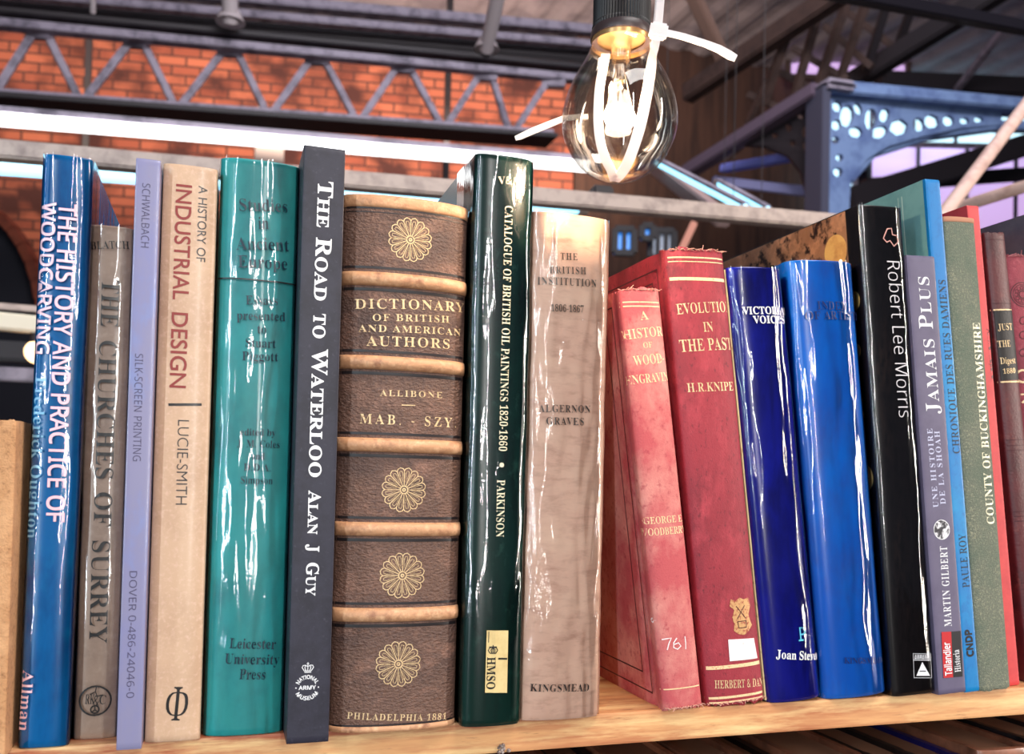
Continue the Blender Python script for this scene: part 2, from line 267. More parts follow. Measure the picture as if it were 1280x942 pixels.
  'y': (300, [[52,-140,10,-125,-3,-107,-7,-84,5,-53,36,-40,64,-49,75,-76,74,-81,74,-87,86,-99,114,-74,129,-44,140,-5,36,251,25,275,15,287,-3,293,-5,310,162,310,162,293,136,289,128,275,130,267,133,257,185,119,230,241,236,260,238,274,229,289,203,293,203,310,300,310,300,293,277,281,259,242,162,-24,129,-96,95,-131]]),
  'z': (293, [[13,0,13,14,168,287,128,287,96,283,72,272,55,250,44,216,26,216,32,310,275,310,275,291,126,25,152,25,194,30,223,44,244,69,260,107,276,107,268,0]]),
  '0': (375, [[188,-7,133,1,91,24,60,61,39,111,23,241,27,311,39,371,60,420,91,456,133,479,189,486,242,479,283,456,314,419,336,370,348,310,353,240,348,171,336,110,314,61,283,24,241,1],[188,37,219,50,237,91,248,240,237,390,219,429,189,443,157,429,139,390,127,240,139,91,157,50]]),
  '1': (375, [[65,0,65,36,120,36,146,45,154,79,154,416,108,365,67,346,40,359,28,396,74,412,132,447,179,482,254,482,254,79,261,47,288,36,343,36,343,0]]),
  '2': (375, [[24,0,24,69,123,171,187,245,218,307,226,371,223,405,212,427,196,441,174,445,145,438,126,416,116,380,112,329,77,333,50,344,32,365,26,396,43,441,92,474,174,486,240,479,288,456,318,421,328,375,319,329,291,281,238,220,154,138,87,74,244,74,279,86,300,120,305,141,345,141,341,0]]),
  '3': (375, [[163,-7,81,5,34,35,19,74,23,96,36,113,76,126,82,89,99,62,125,46,158,40,199,49,230,79,241,139,234,174,214,202,181,221,137,227,95,227,95,269,140,269,178,275,204,296,220,327,225,367,211,424,193,440,169,445,148,441,133,430,116,391,111,341,75,345,47,356,30,374,24,401,34,434,62,461,108,480,173,486,237,479,286,458,317,423,328,377,320,335,298,301,265,275,225,256,279,238,326,201,340,174,345,138,329,70,288,25,230,1]]),
  '4': (375, [[121,0,121,36,140,36,179,44,191,58,195,84,195,125,9,125,9,166,199,480,293,480,293,169,363,169,363,125,293,125,293,84,297,58,309,44,348,36,357,36,357,0],[56,169,195,169,195,287,196,351,199,416,189,394,174,366,158,338,146,319]]),
  '5': (375, [[165,-7,84,5,40,35,27,75,31,95,42,109,81,121,88,83,111,52,154,40,195,50,226,83,237,148,231,192,213,223,184,241,146,247,103,243,71,235,40,247,62,480,316,480,319,357,281,357,275,380,267,399,244,406,105,406,94,281,126,288,168,291,238,282,293,256,328,211,340,148,336,108,324,75,282,27,226,1]]),
  '6': (375, [[197,-7,150,-1,109,18,76,49,51,93,35,151,30,222,42,325,77,409,104,441,137,466,176,481,222,486,291,476,329,449,340,412,336,393,322,376,298,364,260,360,256,400,243,434,216,447,180,435,152,401,134,345,125,269,161,286,218,294,273,285,315,258,343,214,352,155,342,90,313,38,264,5],[199,38,222,44,239,64,251,98,255,148,250,196,238,228,219,247,193,253,154,243,125,221,131,138,147,81,170,48]]),
  '7': (375, [[111,0,289,406,113,406,86,398,74,372,70,338,30,338,33,480,353,480,353,447,168,0]]),
  '8': (375, [[183,-7,132,-2,91,11,60,31,38,57,25,88,20,122,27,162,47,193,119,242,57,296,41,327,36,364,50,423,70,449,99,469,140,482,191,486,254,478,299,453,325,415,334,369,328,333,310,305,244,260,296,230,330,199,349,166,355,127,344,71,310,29,256,2],[203,283,239,317,250,370,243,407,222,436,187,447,163,442,145,426,130,372,135,341,149,318],[187,32,218,37,241,55,257,82,262,116,256,146,239,170,164,216,126,178,111,120,116,84,132,56,156,38]]),
  '9': (375, [[152,-7,88,4,53,33,42,69,50,94,75,107,103,56,126,41,156,36,205,57,237,122,251,230,212,198,155,185,103,194,60,220,33,264,24,324,28,369,42,409,64,441,95,466,133,481,177,486,223,480,264,463,298,433,323,390,340,332,345,261,334,157,301,72,274,39,241,14,200,-2],[184,233,224,245,251,278,245,352,231,403,209,432,181,441,156,434,137,413,125,377,121,328,128,275,149,244]]),
  'Φ': (617, [[200,0,200,17,244,25,261,32,264,51,264,63,168,74,96,108,51,161,36,230,51,301,97,354,169,387,264,398,264,408,261,430,247,439,200,449,200,467,417,467,417,449,371,439,357,430,353,408,353,398,429,393,488,381,531,360,559,328,576,285,581,230,566,161,521,108,449,74,353,63,353,51,357,32,373,25,417,17,417,0],[264,81,264,380,227,375,194,361,167,338,146,308,134,272,130,230,134,189,146,153,167,123,194,100,227,85],[353,81,410,92,452,123,479,171,488,230,479,298,454,344,412,370,353,380]]),
 },
 'N': {
  'A': (429, [[0,0,187,482,242,482,428,0,366,0,308,148,118,148,61,0],[138,202,290,202,236,347,230,367,221,396,214,419,203,378,193,347]]),
  'B': (437, [[65,0,65,480,202,480,281,473,338,453,373,417,384,361,378,322,361,290,332,268,293,255,348,234,386,197,400,136,389,79,356,36,303,9,234,0],[126,275,214,275,266,280,299,295,316,320,322,354,315,388,294,411,258,424,205,428,126,428],[126,51,222,51,276,57,311,76,330,105,336,141,329,175,310,202,274,219,218,225,126,225]]),
  'C': (424, [[261,-7,194,1,139,24,96,60,65,109,47,170,41,240,48,309,67,368,100,418,146,455,203,478,271,486,342,479,404,458,379,407,330,425,271,433,202,420,149,381,116,320,105,240,115,160,146,98,198,59,270,46,330,52,385,65,385,13,329,-2]]),
  'D': (490, [[65,0,65,480,213,480,281,473,338,453,385,419,420,374,442,315,449,244,433,138,383,61,304,15,199,0],[126,52,191,52,276,64,337,99,373,159,385,242,374,326,338,383,281,417,204,428,126,428]]),
  'E': (373, [[65,0,65,480,333,480,333,426,126,426,126,277,321,277,321,224,126,224,126,53,333,53,333,0]]),
  'F': (349, [[65,0,65,480,333,480,333,426,126,426,126,257,320,257,320,203,126,203,126,0]]),
  'G': (489, [[271,-7,202,1,145,23,100,59,67,108,48,169,41,240,48,310,71,370,107,419,155,456,217,479,289,486,366,479,433,458,410,406,352,425,286,433,210,420,152,381,116,320,104,240,109,186,123,139,146,100,181,70,226,52,285,46,338,49,379,57,379,199,273,199,273,253,439,253,439,18,361,-1]]),
  'H': (498, [[65,0,65,480,126,480,126,277,371,277,371,480,432,480,432,0,371,0,371,224,126,224,126,0]]),
  'I': (228, [[27,0,27,35,83,48,83,431,27,445,27,480,200,480,200,445,144,431,144,48,200,35,200,0]]),
  'J': (183, [[-3,-128,-31,-125,-52,-119,-52,-68,-30,-73,-4,-75,28,-68,52,-44,62,3,62,480,122,480,122,7,114,-53,88,-95,48,-119]]),
  'K': (416, [[65,0,65,480,126,480,126,243,167,289,208,334,338,480,408,480,218,271,416,0,345,0,175,229,126,186,126,0]]),
  'L': (352, [[65,0,65,480,126,480,126,54,335,54,335,0]]),
  'M': (609, [[65,0,65,480,154,480,302,87,455,480,544,480,544,0,484,0,484,295,486,364,489,420,326,0,277,0,119,420,120,364,121,291,121,0]]),
  'N': (510, [[65,0,65,480,135,480,391,83,392,115,390,162,389,209,389,480,445,480,445,0,375,0,118,398,119,340,121,268,121,0]]),
  'O': (525, [[263,-7,194,1,139,24,96,61,65,111,47,171,41,241,47,310,65,370,96,419,139,456,195,479,263,487,329,479,384,456,427,420,458,370,477,310,484,240,477,171,458,110,427,61,384,24,329,1],[263,46,333,59,382,98,410,159,420,240,410,321,382,382,334,421,263,434,193,421,143,382,114,321,105,240,114,159,143,98,192,59]]),
  'P': (406, [[65,0,65,480,192,480,273,470,329,443,361,398,372,338,368,300,354,264,330,233,294,208,245,192,181,187,126,187,126,0],[126,238,174,238,234,244,276,261,301,290,310,336,302,376,280,405,242,422,187,428,126,428]]),
  'Q': (525, [[372,-114,279,-6,270,-7,263,-7,194,1,139,24,96,61,65,111,47,171,41,241,47,310,65,370,96,419,139,456,195,479,263,487,329,479,384,456,427,420,458,370,477,310,484,240,475,159,448,91,405,38,344,5,459,-114],[263,46,333,59,382,98,410,159,420,240,410,321,382,382,334,421,263,434,193,421,143,382,114,321,105,240,114,159,143,98,192,59]]),
  'R': (418, [[65,0,65,480,197,480,275,471,329,446,361,403,372,343,358,279,322,239,276,215,408,0,337,0,221,198,126,198,126,0],[126,249,197,249,248,255,283,272,303,301,310,340,303,381,281,407,245,422,194,427,126,427]]),
  'S': (369, [[166,-7,91,-1,34,16,34,74,94,54,169,46,216,51,249,66,270,91,277,123,267,163,232,192,164,222,110,246,72,276,48,314,40,364,45,400,60,429,83,454,114,471,193,486,266,479,326,459,307,408,253,426,192,433,153,428,124,414,107,392,101,363,111,323,144,294,206,267,278,233,322,191,337,128,326,72,291,29,236,2]]),
  'T': (373, [[156,0,156,426,7,426,7,480,366,480,366,426,217,426,217,0]]),
  'U': (491, [[243,-7,164,5,107,42,72,98,60,171,60,480,121,480,121,169,129,117,152,78,191,54,246,46,303,54,341,80,363,120,370,169,370,480,430,480,430,169,425,122,410,80,384,44,348,16,301,-1]]),
  'V': (403, [[171,0,0,480,63,480,171,172,189,117,201,67,214,117,232,173,339,480,403,480,232,0]]),
  'W': (625, [[135,0,8,480,71,480,146,187,160,127,169,73,179,130,194,190,279,480,341,480,429,188,445,127,455,73,465,127,479,187,553,480,616,480,488,0,427,0,334,314,323,353,314,388,310,409,303,372,287,312,196,0]]),
  'X': (394, [[3,0,162,250,13,480,80,480,197,291,316,480,379,480,231,251,391,0,322,0,195,208,66,0]]),
  'Y': (380, [[160,0,160,183,0,480,66,480,190,244,315,480,380,480,220,186,220,0]]),
  'Z': (384, [[26,0,26,46,278,426,34,426,34,480,351,480,351,434,99,54,358,54,358,0]]),
  'a': (377, [[144,-7,100,0,63,19,39,52,31,100,41,148,73,183,127,206,203,215,265,217,265,238,260,277,245,301,222,314,190,318,136,310,89,291,71,335,126,357,193,366,251,359,291,337,314,300,322,245,322,0,279,0,268,51,216,7],[158,41,200,47,234,66,256,98,264,144,264,176,211,174,154,167,118,152,98,130,92,99,97,73,110,55]]),
  'b': (413, [[228,-7,189,-3,158,9,116,46,111,46,99,0,57,0,57,510,116,510,116,386,115,344,113,312,158,351,189,362,228,366,288,354,335,319,366,261,376,180,366,99,335,40,288,5],[219,42,261,51,291,78,309,121,315,181,304,256,272,302,218,317,169,309,138,284,122,242,116,182,122,121,138,78,169,51]]),
  'c': (322, [[201,-7,156,-2,117,13,83,38,58,73,42,120,37,178,42,238,59,286,85,322,119,347,160,362,206,367,259,361,300,347,282,298,244,310,204,315,145,300,110,254,98,179,105,121,124,79,156,53,201,44,253,50,294,65,294,13,254,-2]]),
  'd': (413, [[185,-7,124,5,77,40,47,98,37,179,47,261,78,319,125,355,185,367,223,363,254,351,297,314,301,314,299,339,297,367,297,510,356,510,356,0,308,0,300,48,254,9,223,-3],[194,42,243,50,274,74,292,113,298,168,298,179,292,238,275,282,244,309,193,318,152,308,122,280,104,235,98,178,104,121,122,78,152,51]]),
  'e': (379, [[210,-7,162,-2,120,14,85,40,59,76,42,122,37,177,42,232,57,279,81,316,112,344,151,361,196,367,239,362,276,347,305,322,327,290,340,250,345,204,345,169,98,169,107,115,129,76,165,52,213,44,274,50,328,69,328,17,274,-1],[99,216,283,216,277,257,262,290,234,311,195,318,158,312,129,291,109,259]]),
  'f': (231, [[73,0,73,314,10,314,10,342,73,362,73,383,81,443,104,483,141,506,190,514,229,510,260,502,244,455,220,462,191,465,165,460,147,446,136,420,132,383,132,360,223,360,223,314,132,314,132,0]]),
  'g': (413, [[195,-161,123,-155,65,-138,65,-84,125,-105,198,-112,240,-105,271,-85,291,-53,298,-11,298,3,298,27,300,48,251,7,185,-7,123,6,76,42,47,101,37,179,47,256,76,316,123,354,185,367,249,353,298,312,309,360,356,360,356,-6,346,-74,317,-122,267,-151],[194,42,241,49,273,71,292,109,298,165,298,179,292,243,273,285,240,309,193,317,153,308,123,281,104,237,98,179,104,120,123,77,153,50]]),
  'h': (415, [[57,0,57,510,116,510,116,361,113,310,117,310,137,334,164,352,229,366,287,358,328,335,352,294,361,234,361,0,302,0,302,230,293,278,266,307,222,317,171,309,139,283,122,242,116,186,116,0]]),
  'i': (173, [[87,420,62,429,52,457,62,486,87,495,111,486,122,457,111,429],[57,0,57,360,116,360,116,0]]),
  'j': (173, [[87,420,62,429,52,457,62,486,87,495,111,486,122,457,111,429],[15,-161,-15,-159,-37,-153,-37,-105,-16,-110,7,-112,43,-100,54,-83,57,-56,57,360,116,360,116,-54,110,-99,92,-133,61,-154]]),
  'k': (359, [[57,0,57,510,116,510,116,244,115,216,113,185,128,201,144,221,158,238,273,360,343,360,197,206,353,0,281,0,156,168,116,132,116,0]]),
  'l': (173, [[57,0,57,510,116,510,116,0]]),
  'm': (628, [[57,0,57,360,105,360,113,311,137,336,162,353,223,367,293,352,333,306,358,333,386,352,452,367,505,359,543,335,566,295,574,234,574,0,515,0,515,232,507,279,483,308,442,317,397,309,367,287,350,250,345,199,345,0,286,0,286,232,278,279,253,308,212,317,166,309,137,283,121,242,116,187,116,0]]),
  'n': (415, [[57,0,57,360,105,360,113,311,138,336,165,353,230,367,287,359,328,335,352,295,361,234,361,0,302,0,302,230,293,278,266,307,222,317,171,309,139,283,122,242,116,187,116,0]]),
  'o': (406, [[202,-7,157,-1,117,15,84,42,58,79,42,125,37,181,48,260,82,318,135,355,204,367,250,361,290,345,324,318,349,282,365,236,370,181,359,101,325,42,271,6],[203,42,251,52,283,80,303,123,309,181,303,238,283,281,251,308,203,317,155,308,123,281,104,238,98,181,104,123,123,80,156,52]]),
  'p': (413, [[57,-161,57,360,105,360,113,311,158,351,189,363,228,367,288,355,335,320,366,262,376,181,366,100,335,41,288,5,228,-7,190,-3,159,9,116,46,112,46,115,17,116,-13,116,-161],[219,42,249,47,273,60,305,110,315,181,309,237,291,280,261,308,218,317,171,309,140,286,123,247,116,192,116,181,122,122,138,78,169,51]]),
  'q': (413, [[297,-161,297,-7,298,21,300,48,296,48,254,9,222,-3,183,-7,124,5,78,40,47,98,37,179,47,261,78,319,126,355,185,367,224,363,255,351,298,311,309,360,356,360,356,-161],[195,42,242,50,274,73,291,112,298,167,298,179,292,239,275,282,243,309,193,318,151,308,122,280,104,235,98,178,104,121,122,78,152,51]]),
  'r': (277, [[57,0,57,360,105,360,112,294,160,345,190,361,225,367,247,366,267,363,260,308,241,312,221,313,169,298,131,256,116,192,116,0]]),
  's': (322, [[148,-7,83,-1,35,16,35,70,87,50,149,41,188,45,214,55,229,72,234,94,227,118,200,140,146,164,86,191,48,223,34,271,44,312,72,342,115,360,169,367,231,360,284,343,264,296,216,312,165,318,110,307,95,293,91,275,99,249,129,229,183,206,242,180,279,147,291,99,282,53,253,20,207,0]]),
  't': (242, [[167,-7,115,3,77,37,65,66,62,105,62,314,11,314,11,343,62,366,86,443,121,443,121,360,225,360,225,314,121,314,121,106,125,77,137,57,177,42,205,44,228,49,228,4,201,-4]]),
  'u': (415, [[184,-7,127,1,86,25,61,65,53,124,53,360,113,360,113,128,122,81,148,52,193,42,243,51,276,76,293,117,299,173,299,360,358,360,358,0,310,0,301,48,277,23,250,6]]),
  'v': (341, [[136,0,0,360,63,360,140,148,151,115,162,80,169,52,179,81,190,116,201,148,278,360,341,360,204,0]]),
  'w': (528, [[106,1,7,361,69,361,118,169,132,110,142,61,151,89,159,125,169,158,232,361,297,361,359,158,373,108,383,62,395,108,410,169,460,361,520,361,420,1,351,1,289,203,274,258,265,299,253,258,238,203,173,1]]),
  'x': (355, [[12,0,142,184,18,360,85,360,178,224,270,360,336,360,212,184,343,0,276,0,178,144,79,0]]),
  'y': (343, [[56,-161,28,-160,7,-156,7,-109,25,-111,47,-113,75,-108,97,-95,127,-49,146,-1,1,360,64,360,142,155,160,104,172,57,187,101,206,156,279,360,343,360,187,-50,166,-96,139,-131,103,-154]]),
  'z': (316, [[26,0,26,39,220,314,38,314,38,360,285,360,285,316,94,46,289,46,289,0]]),
  '0': (384, [[191,-7,121,10,72,59,43,137,33,240,37,313,49,373,69,422,99,458,140,480,191,487,262,471,312,422,341,344,351,240,347,169,335,108,314,59,284,23,243,1],[191,44,237,56,268,92,286,154,291,240,286,326,268,388,237,424,191,437,145,424,115,388,98,326,92,240,98,154,115,93,145,56]]),
  '1': (384, [[181,0,181,335,181,381,183,418,164,400,142,381,91,339,60,379,189,480,238,480,238,0]]),
  '2': (384, [[32,0,32,49,158,176,219,240,257,296,269,355,263,390,246,415,219,431,185,436,123,424,69,390,38,430,102,470,185,486,245,478,291,452,320,412,330,359,314,288,271,224,207,155,107,56,349,54,349,0]]),
  '3': (384, [[162,-7,92,-1,30,19,30,75,95,51,163,43,218,49,256,68,277,98,284,138,275,176,249,202,206,217,150,222,103,222,103,273,150,273,202,279,240,298,263,326,271,363,265,394,247,417,219,432,183,437,117,425,62,396,33,437,96,471,183,486,248,478,294,453,322,415,331,367,324,324,304,290,273,267,232,253,282,237,318,214,339,179,346,136,341,97,326,62,302,33,266,11,220,-2]]),
  '4': (384, [[244,0,244,109,14,109,14,159,240,482,301,482,301,162,371,162,371,109,301,109,301,0],[72,162,244,162,244,313,245,372,247,419,231,392,216,367]]),
  '5': (384, [[167,-7,97,0,42,19,42,75,101,52,167,44,215,50,253,69,277,101,285,147,278,189,257,219,219,238,165,244,122,241,83,234,54,253,72,480,312,480,312,426,122,426,111,287,142,291,185,294,251,285,302,257,335,213,346,153,334,87,299,36,242,4]]),
  '6': (384, [[200,-7,157,-1,118,16,84,45,59,86,42,139,37,205,46,307,79,397,108,434,146,462,195,480,257,486,288,485,316,480,316,430,288,436,258,438,215,434,181,422,132,380,106,318,96,244,100,244,143,284,174,296,214,300,270,291,314,262,343,216,353,154,342,87,311,36,263,4],[199,43,238,50,268,70,288,105,294,154,288,195,271,227,242,247,201,254,146,241,110,208,97,166,108,108,142,61,168,48]]),
  '7': (384, [[91,0,288,426,30,426,30,480,351,480,351,434,156,0]]),
  '8': (384, [[193,-7,125,2,75,27,43,68,33,122,47,179,83,221,132,251,73,299,54,332,48,372,53,406,67,434,118,473,191,486,249,479,295,457,325,421,335,371,323,321,289,283,244,254,298,222,336,181,351,124,340,70,308,29,258,2],[194,277,253,312,271,337,277,369,271,399,253,421,226,434,191,439,157,434,130,421,112,399,106,369,118,328,150,299],[192,40,235,46,267,63,286,90,293,124,286,156,265,182,192,222,181,226,114,183,96,155,91,122,97,90,116,63,147,46]]),
  '9': (384, [[129,-7,98,-5,69,0,69,50,128,42,171,46,205,57,254,99,280,161,289,235,285,235,243,196,211,183,171,179,115,189,72,217,43,263,34,324,38,371,53,411,76,443,106,467,143,481,187,486,230,480,269,463,302,434,328,393,344,340,349,275,340,173,307,82,279,46,240,17,191,-1],[184,226,240,239,276,272,289,314,278,371,244,418,218,432,187,437,149,430,119,409,99,374,92,325,98,284,115,252,143,232]]),
  '.': (180, [[89,-9,60,1,48,36,60,71,89,81,119,71,132,36,119,1]]),
  '-': (216, [[27,154,27,206,189,206,189,154]]),
  '&': (492, [[187,-7,125,2,77,28,46,69,36,125,43,172,63,208,139,266,99,318,85,348,81,382,89,426,114,459,153,480,204,487,252,480,289,460,313,427,320,383,314,344,293,312,224,258,354,133,382,181,401,240,461,240,434,160,392,95,490,0,410,0,352,56,281,11,238,-2],[188,293,245,336,258,358,262,383,258,405,246,423,227,435,202,439,156,424,143,406,138,383,151,338],[189,46,263,60,314,93,175,229,118,185,103,160,97,127,104,94,122,68,151,51]]),
 },
 'H': {
  'A': (667, [[362,686,293,686,0,0,100,0,186,201,476,201,567,0,667,0],[326,536,436,289,224,289]]),
  'B': (563, [[75,0,309,0,418,17,490,60,530,118,543,182,523,265,467,326,379,360,438,397,472,445,483,508,471,571,433,627,368,667,273,682,75,682],[173,594,263,594,334,581,371,546,382,499,366,438,318,402,238,390,173,390],[173,302,291,302,376,288,426,251,442,196,430,145,385,105,296,88,173,88]]),
  'C': (708, [[656,635,530,678,422,691,272,664,154,589,76,475,48,331,70,218,136,107,251,24,416,-9,555,8,663,51,663,158,544,101,425,81,313,100,226,153,169,235,149,340,170,444,227,527,313,581,421,601,537,584,656,530]]),
  'D': (750, [[76,0,342,0,493,29,607,105,679,214,704,341,683,462,617,572,504,651,341,682,76,682],[174,594,325,594,449,574,536,519,586,438,603,341,592,266,550,183,466,116,330,88,174,88]]),
  'E': (500, [[462,682,75,682,75,0,471,0,471,88,173,88,173,300,452,300,452,388,173,388,173,594,462,594]]),
  'F': (469, [[440,682,76,682,76,0,174,0,174,317,440,317,440,405,174,405,174,594,440,594]]),
  'G': (740, [[673,336,444,336,444,248,575,248,575,108,503,89,427,81,316,100,228,154,171,235,151,340,171,443,227,526,310,581,414,601,537,584,659,534,659,633,527,679,416,691,271,664,155,589,78,477,50,337,77,199,153,89,268,17,413,-9,544,4,673,47]]),
  'H': (729, [[653,682,555,682,555,385,173,385,173,682,75,682,75,0,173,0,173,297,555,297,555,0,653,0]]),
  'I': (250, [[174,682,76,682,76,0,174,0]]),
  'J': (250, [[174,682,76,682,76,21,70,-67,39,-120,-37,-137,-62,-137,-44,-228,-14,-230,73,-213,131,-167,164,-96,174,-8]]),
  'K': (656, [[285,359,582,682,460,682,173,370,173,682,75,682,75,0,173,0,173,337,520,0,655,0]]),
  'L': (490, [[172,682,74,682,74,0,480,0,480,88,172,88]]),
  'M': (781, [[709,682,618,682,391,402,165,682,73,682,73,0,171,0,171,531,383,267,399,267,609,531,611,0,709,0]]),
  'N': (781, [[706,682,614,682,614,154,152,682,74,682,74,0,166,0,166,525,622,0,706,0]]),
  'O': (823, [[45,341,71,208,143,97,258,20,409,-9,564,20,680,97,753,209,778,341,752,476,679,587,563,663,411,691,261,663,145,587,71,475],[146,341,166,445,222,527,305,581,411,601,517,581,601,527,657,445,677,341,657,238,601,155,517,101,411,81,305,101,221,155,166,238]]),
  'P': (510, [[70,682,70,0,168,0,168,295,270,295,373,310,444,350,486,411,500,486,487,562,447,625,380,667,283,682],[168,594,283,594,353,578,389,539,399,490,384,432,343,396,279,383,168,383]]),
  'Q': (823, [[496,0,610,43,700,120,759,221,780,339,753,478,677,590,563,664,421,691,269,665,150,593,73,483,45,341,66,221,125,119,215,43,331,0,431,-65,542,-114,666,-139,754,-52,751,-49,682,-56,601,-40,496,-1],[417,601,522,581,605,525,659,442,679,338,660,239,606,157,524,102,419,81,300,102,214,159,163,241,146,340,160,424,205,509,289,575]]),
  'R': (604, [[77,682,77,0,175,0,175,296,216,296,265,287,321,243,397,140,487,0,604,0,511,135,439,246,359,324,421,363,460,419,473,491,446,593,368,659,249,682],[175,598,238,598,315,586,358,550,372,495,361,441,320,400,238,384,175,384]]),
  'S': (458, [[399,643,324,679,247,691,138,668,66,606,40,509,86,396,188,320,289,252,335,165,323,126,287,93,224,79,159,90,98,124,44,178,44,54,133,6,235,-9,333,15,401,80,426,176,380,303,279,381,177,443,131,522,145,564,183,593,239,603,315,588,399,532]]),
  'T': (604, [[587,682,17,682,17,594,253,594,253,0,351,0,351,594,587,594]]),
  'U': (708, [[648,682,550,682,550,285,542,200,507,136,443,97,347,81,266,95,200,139,168,192,159,279,159,682,61,682,61,258,85,138,149,55,240,7,345,-9,478,11,573,67,629,154,648,268]]),
  'V': (604, [[604,682,507,682,303,203,98,682,0,682,295,-6,315,-6]]),
  'W': (1042, [[1041,682,944,682,758,212,568,682,475,682,286,212,98,682,0,682,276,-6,295,-6,521,552,745,-6,764,-6]]),
  'X': (708, [[687,682,569,682,356,422,142,682,23,682,296,353,2,0,121,0,356,282,588,0,706,0,415,353]]),
  'Y': (604, [[301,447,118,682,0,682,253,361,253,0,351,0,351,360,604,682,486,682]]),
  'Z': (646, [[450,594,16,0,631,0,631,88,197,88,631,682,43,682,43,594]]),
  '-': (323, [[283,267,40,267,40,174,283,174]]),
 },
}
CAPH = {'S': 0.4553, 'N': 0.4795, 'H': 0.682}
_gc = {}
def glyph(font, ch):
    key = (font, ch)
    if key in _gc: return _gc[key]
    src = GLYPHS[font].get(ch) or GLYPHS['N'].get(ch)
    if src is None: return None
    f = font if ch in GLYPHS[font] else 'N'
    k = CAPH[f]
    a = src[0] / 1000.0 / k
    loops = [[(L[i] / 1000.0 / k, L[i + 1] / 1000.0 / k) for i in range(0, len(L), 2)] for L in src[1]]
    _gc[key] = (a, loops)
    return _gc[key]
def area2(L): return sum(L[i][0] * L[(i + 1) % len(L)][1] - L[(i + 1) % len(L)][0] * L[i][1] for i in range(len(L)))
def heavier(loops, kx, ky):
    """moves every outline by (kx, ky) along its normal: bolder when positive, lighter when negative"""
    if not loops or (kx == 0 and ky == 0): return loops
    sg = 1 if area2(max(loops, key=lambda L: abs(area2(L)))) > 0 else -1
    out = []
    for L in loops:
        n = len(L); q = []
        for i in range(n):
            x0, y0 = L[i - 1]; x1, y1 = L[i]; x2, y2 = L[(i + 1) % n]
            nx = ny = 0
            for ax, ay, bx, by in ((x0, y0, x1, y1), (x1, y1, x2, y2)):
                dx, dy = bx - ax, by - ay; l = math.hypot(dx, dy) or 1
                nx += dy / l * sg; ny += -dx / l * sg
            l = math.hypot(nx, ny) or 1
            q.append((x1 + nx / l * kx, y1 + ny / l * ky))
        out.append(q)
    return out
def inside(p, L):
    c = False
    for i in range(len(L)):
        (x1, y1), (x2, y2) = L[i - 1], L[i]
        if (y1 > p[1]) != (y2 > p[1]) and p[0] < (x2 - x1) * (p[1] - y1) / (y2 - y1) + x1: c = not c
    return c
def pieces(glyphs):
    """splits letters such as i into their separate outlines, each with its own counters"""
    out = []
    for loops in glyphs:
        if len(loops) < 2:
            out.append(loops); continue
        outer = [L for L in loops if not any(inside(L[0], K) for K in loops if K is not L)]
        for L in outer: out.append([L] + [K for K in loops if K not in outer and inside(K[0], L)])
    return out
THIN = {'S': (-0.022, 0.0), 'N': (0, 0), 'H': (0, 0)}
def layout(s, font, small_caps=False, weight=0.0, track=0.0):
    """list of (loops) in cap-height units along a baseline, and the total advance"""
    x = 0; res = []
    for ch in s:
        if ch == ' ':
            x += 0.42 + track; continue
        k = 1.0
        if small_caps and ch.islower(): ch = ch.upper(); k = 0.78
        g = glyph(font, ch)
        if not g: continue
        a, loops = g
        tx, ty = THIN[font]
        L2 = heavier(loops, tx + weight, ty + weight)
        res.append([[(x + px * k, py * k) for px, py in L] for L in L2])
        x += a * k + track
    return res, x - track

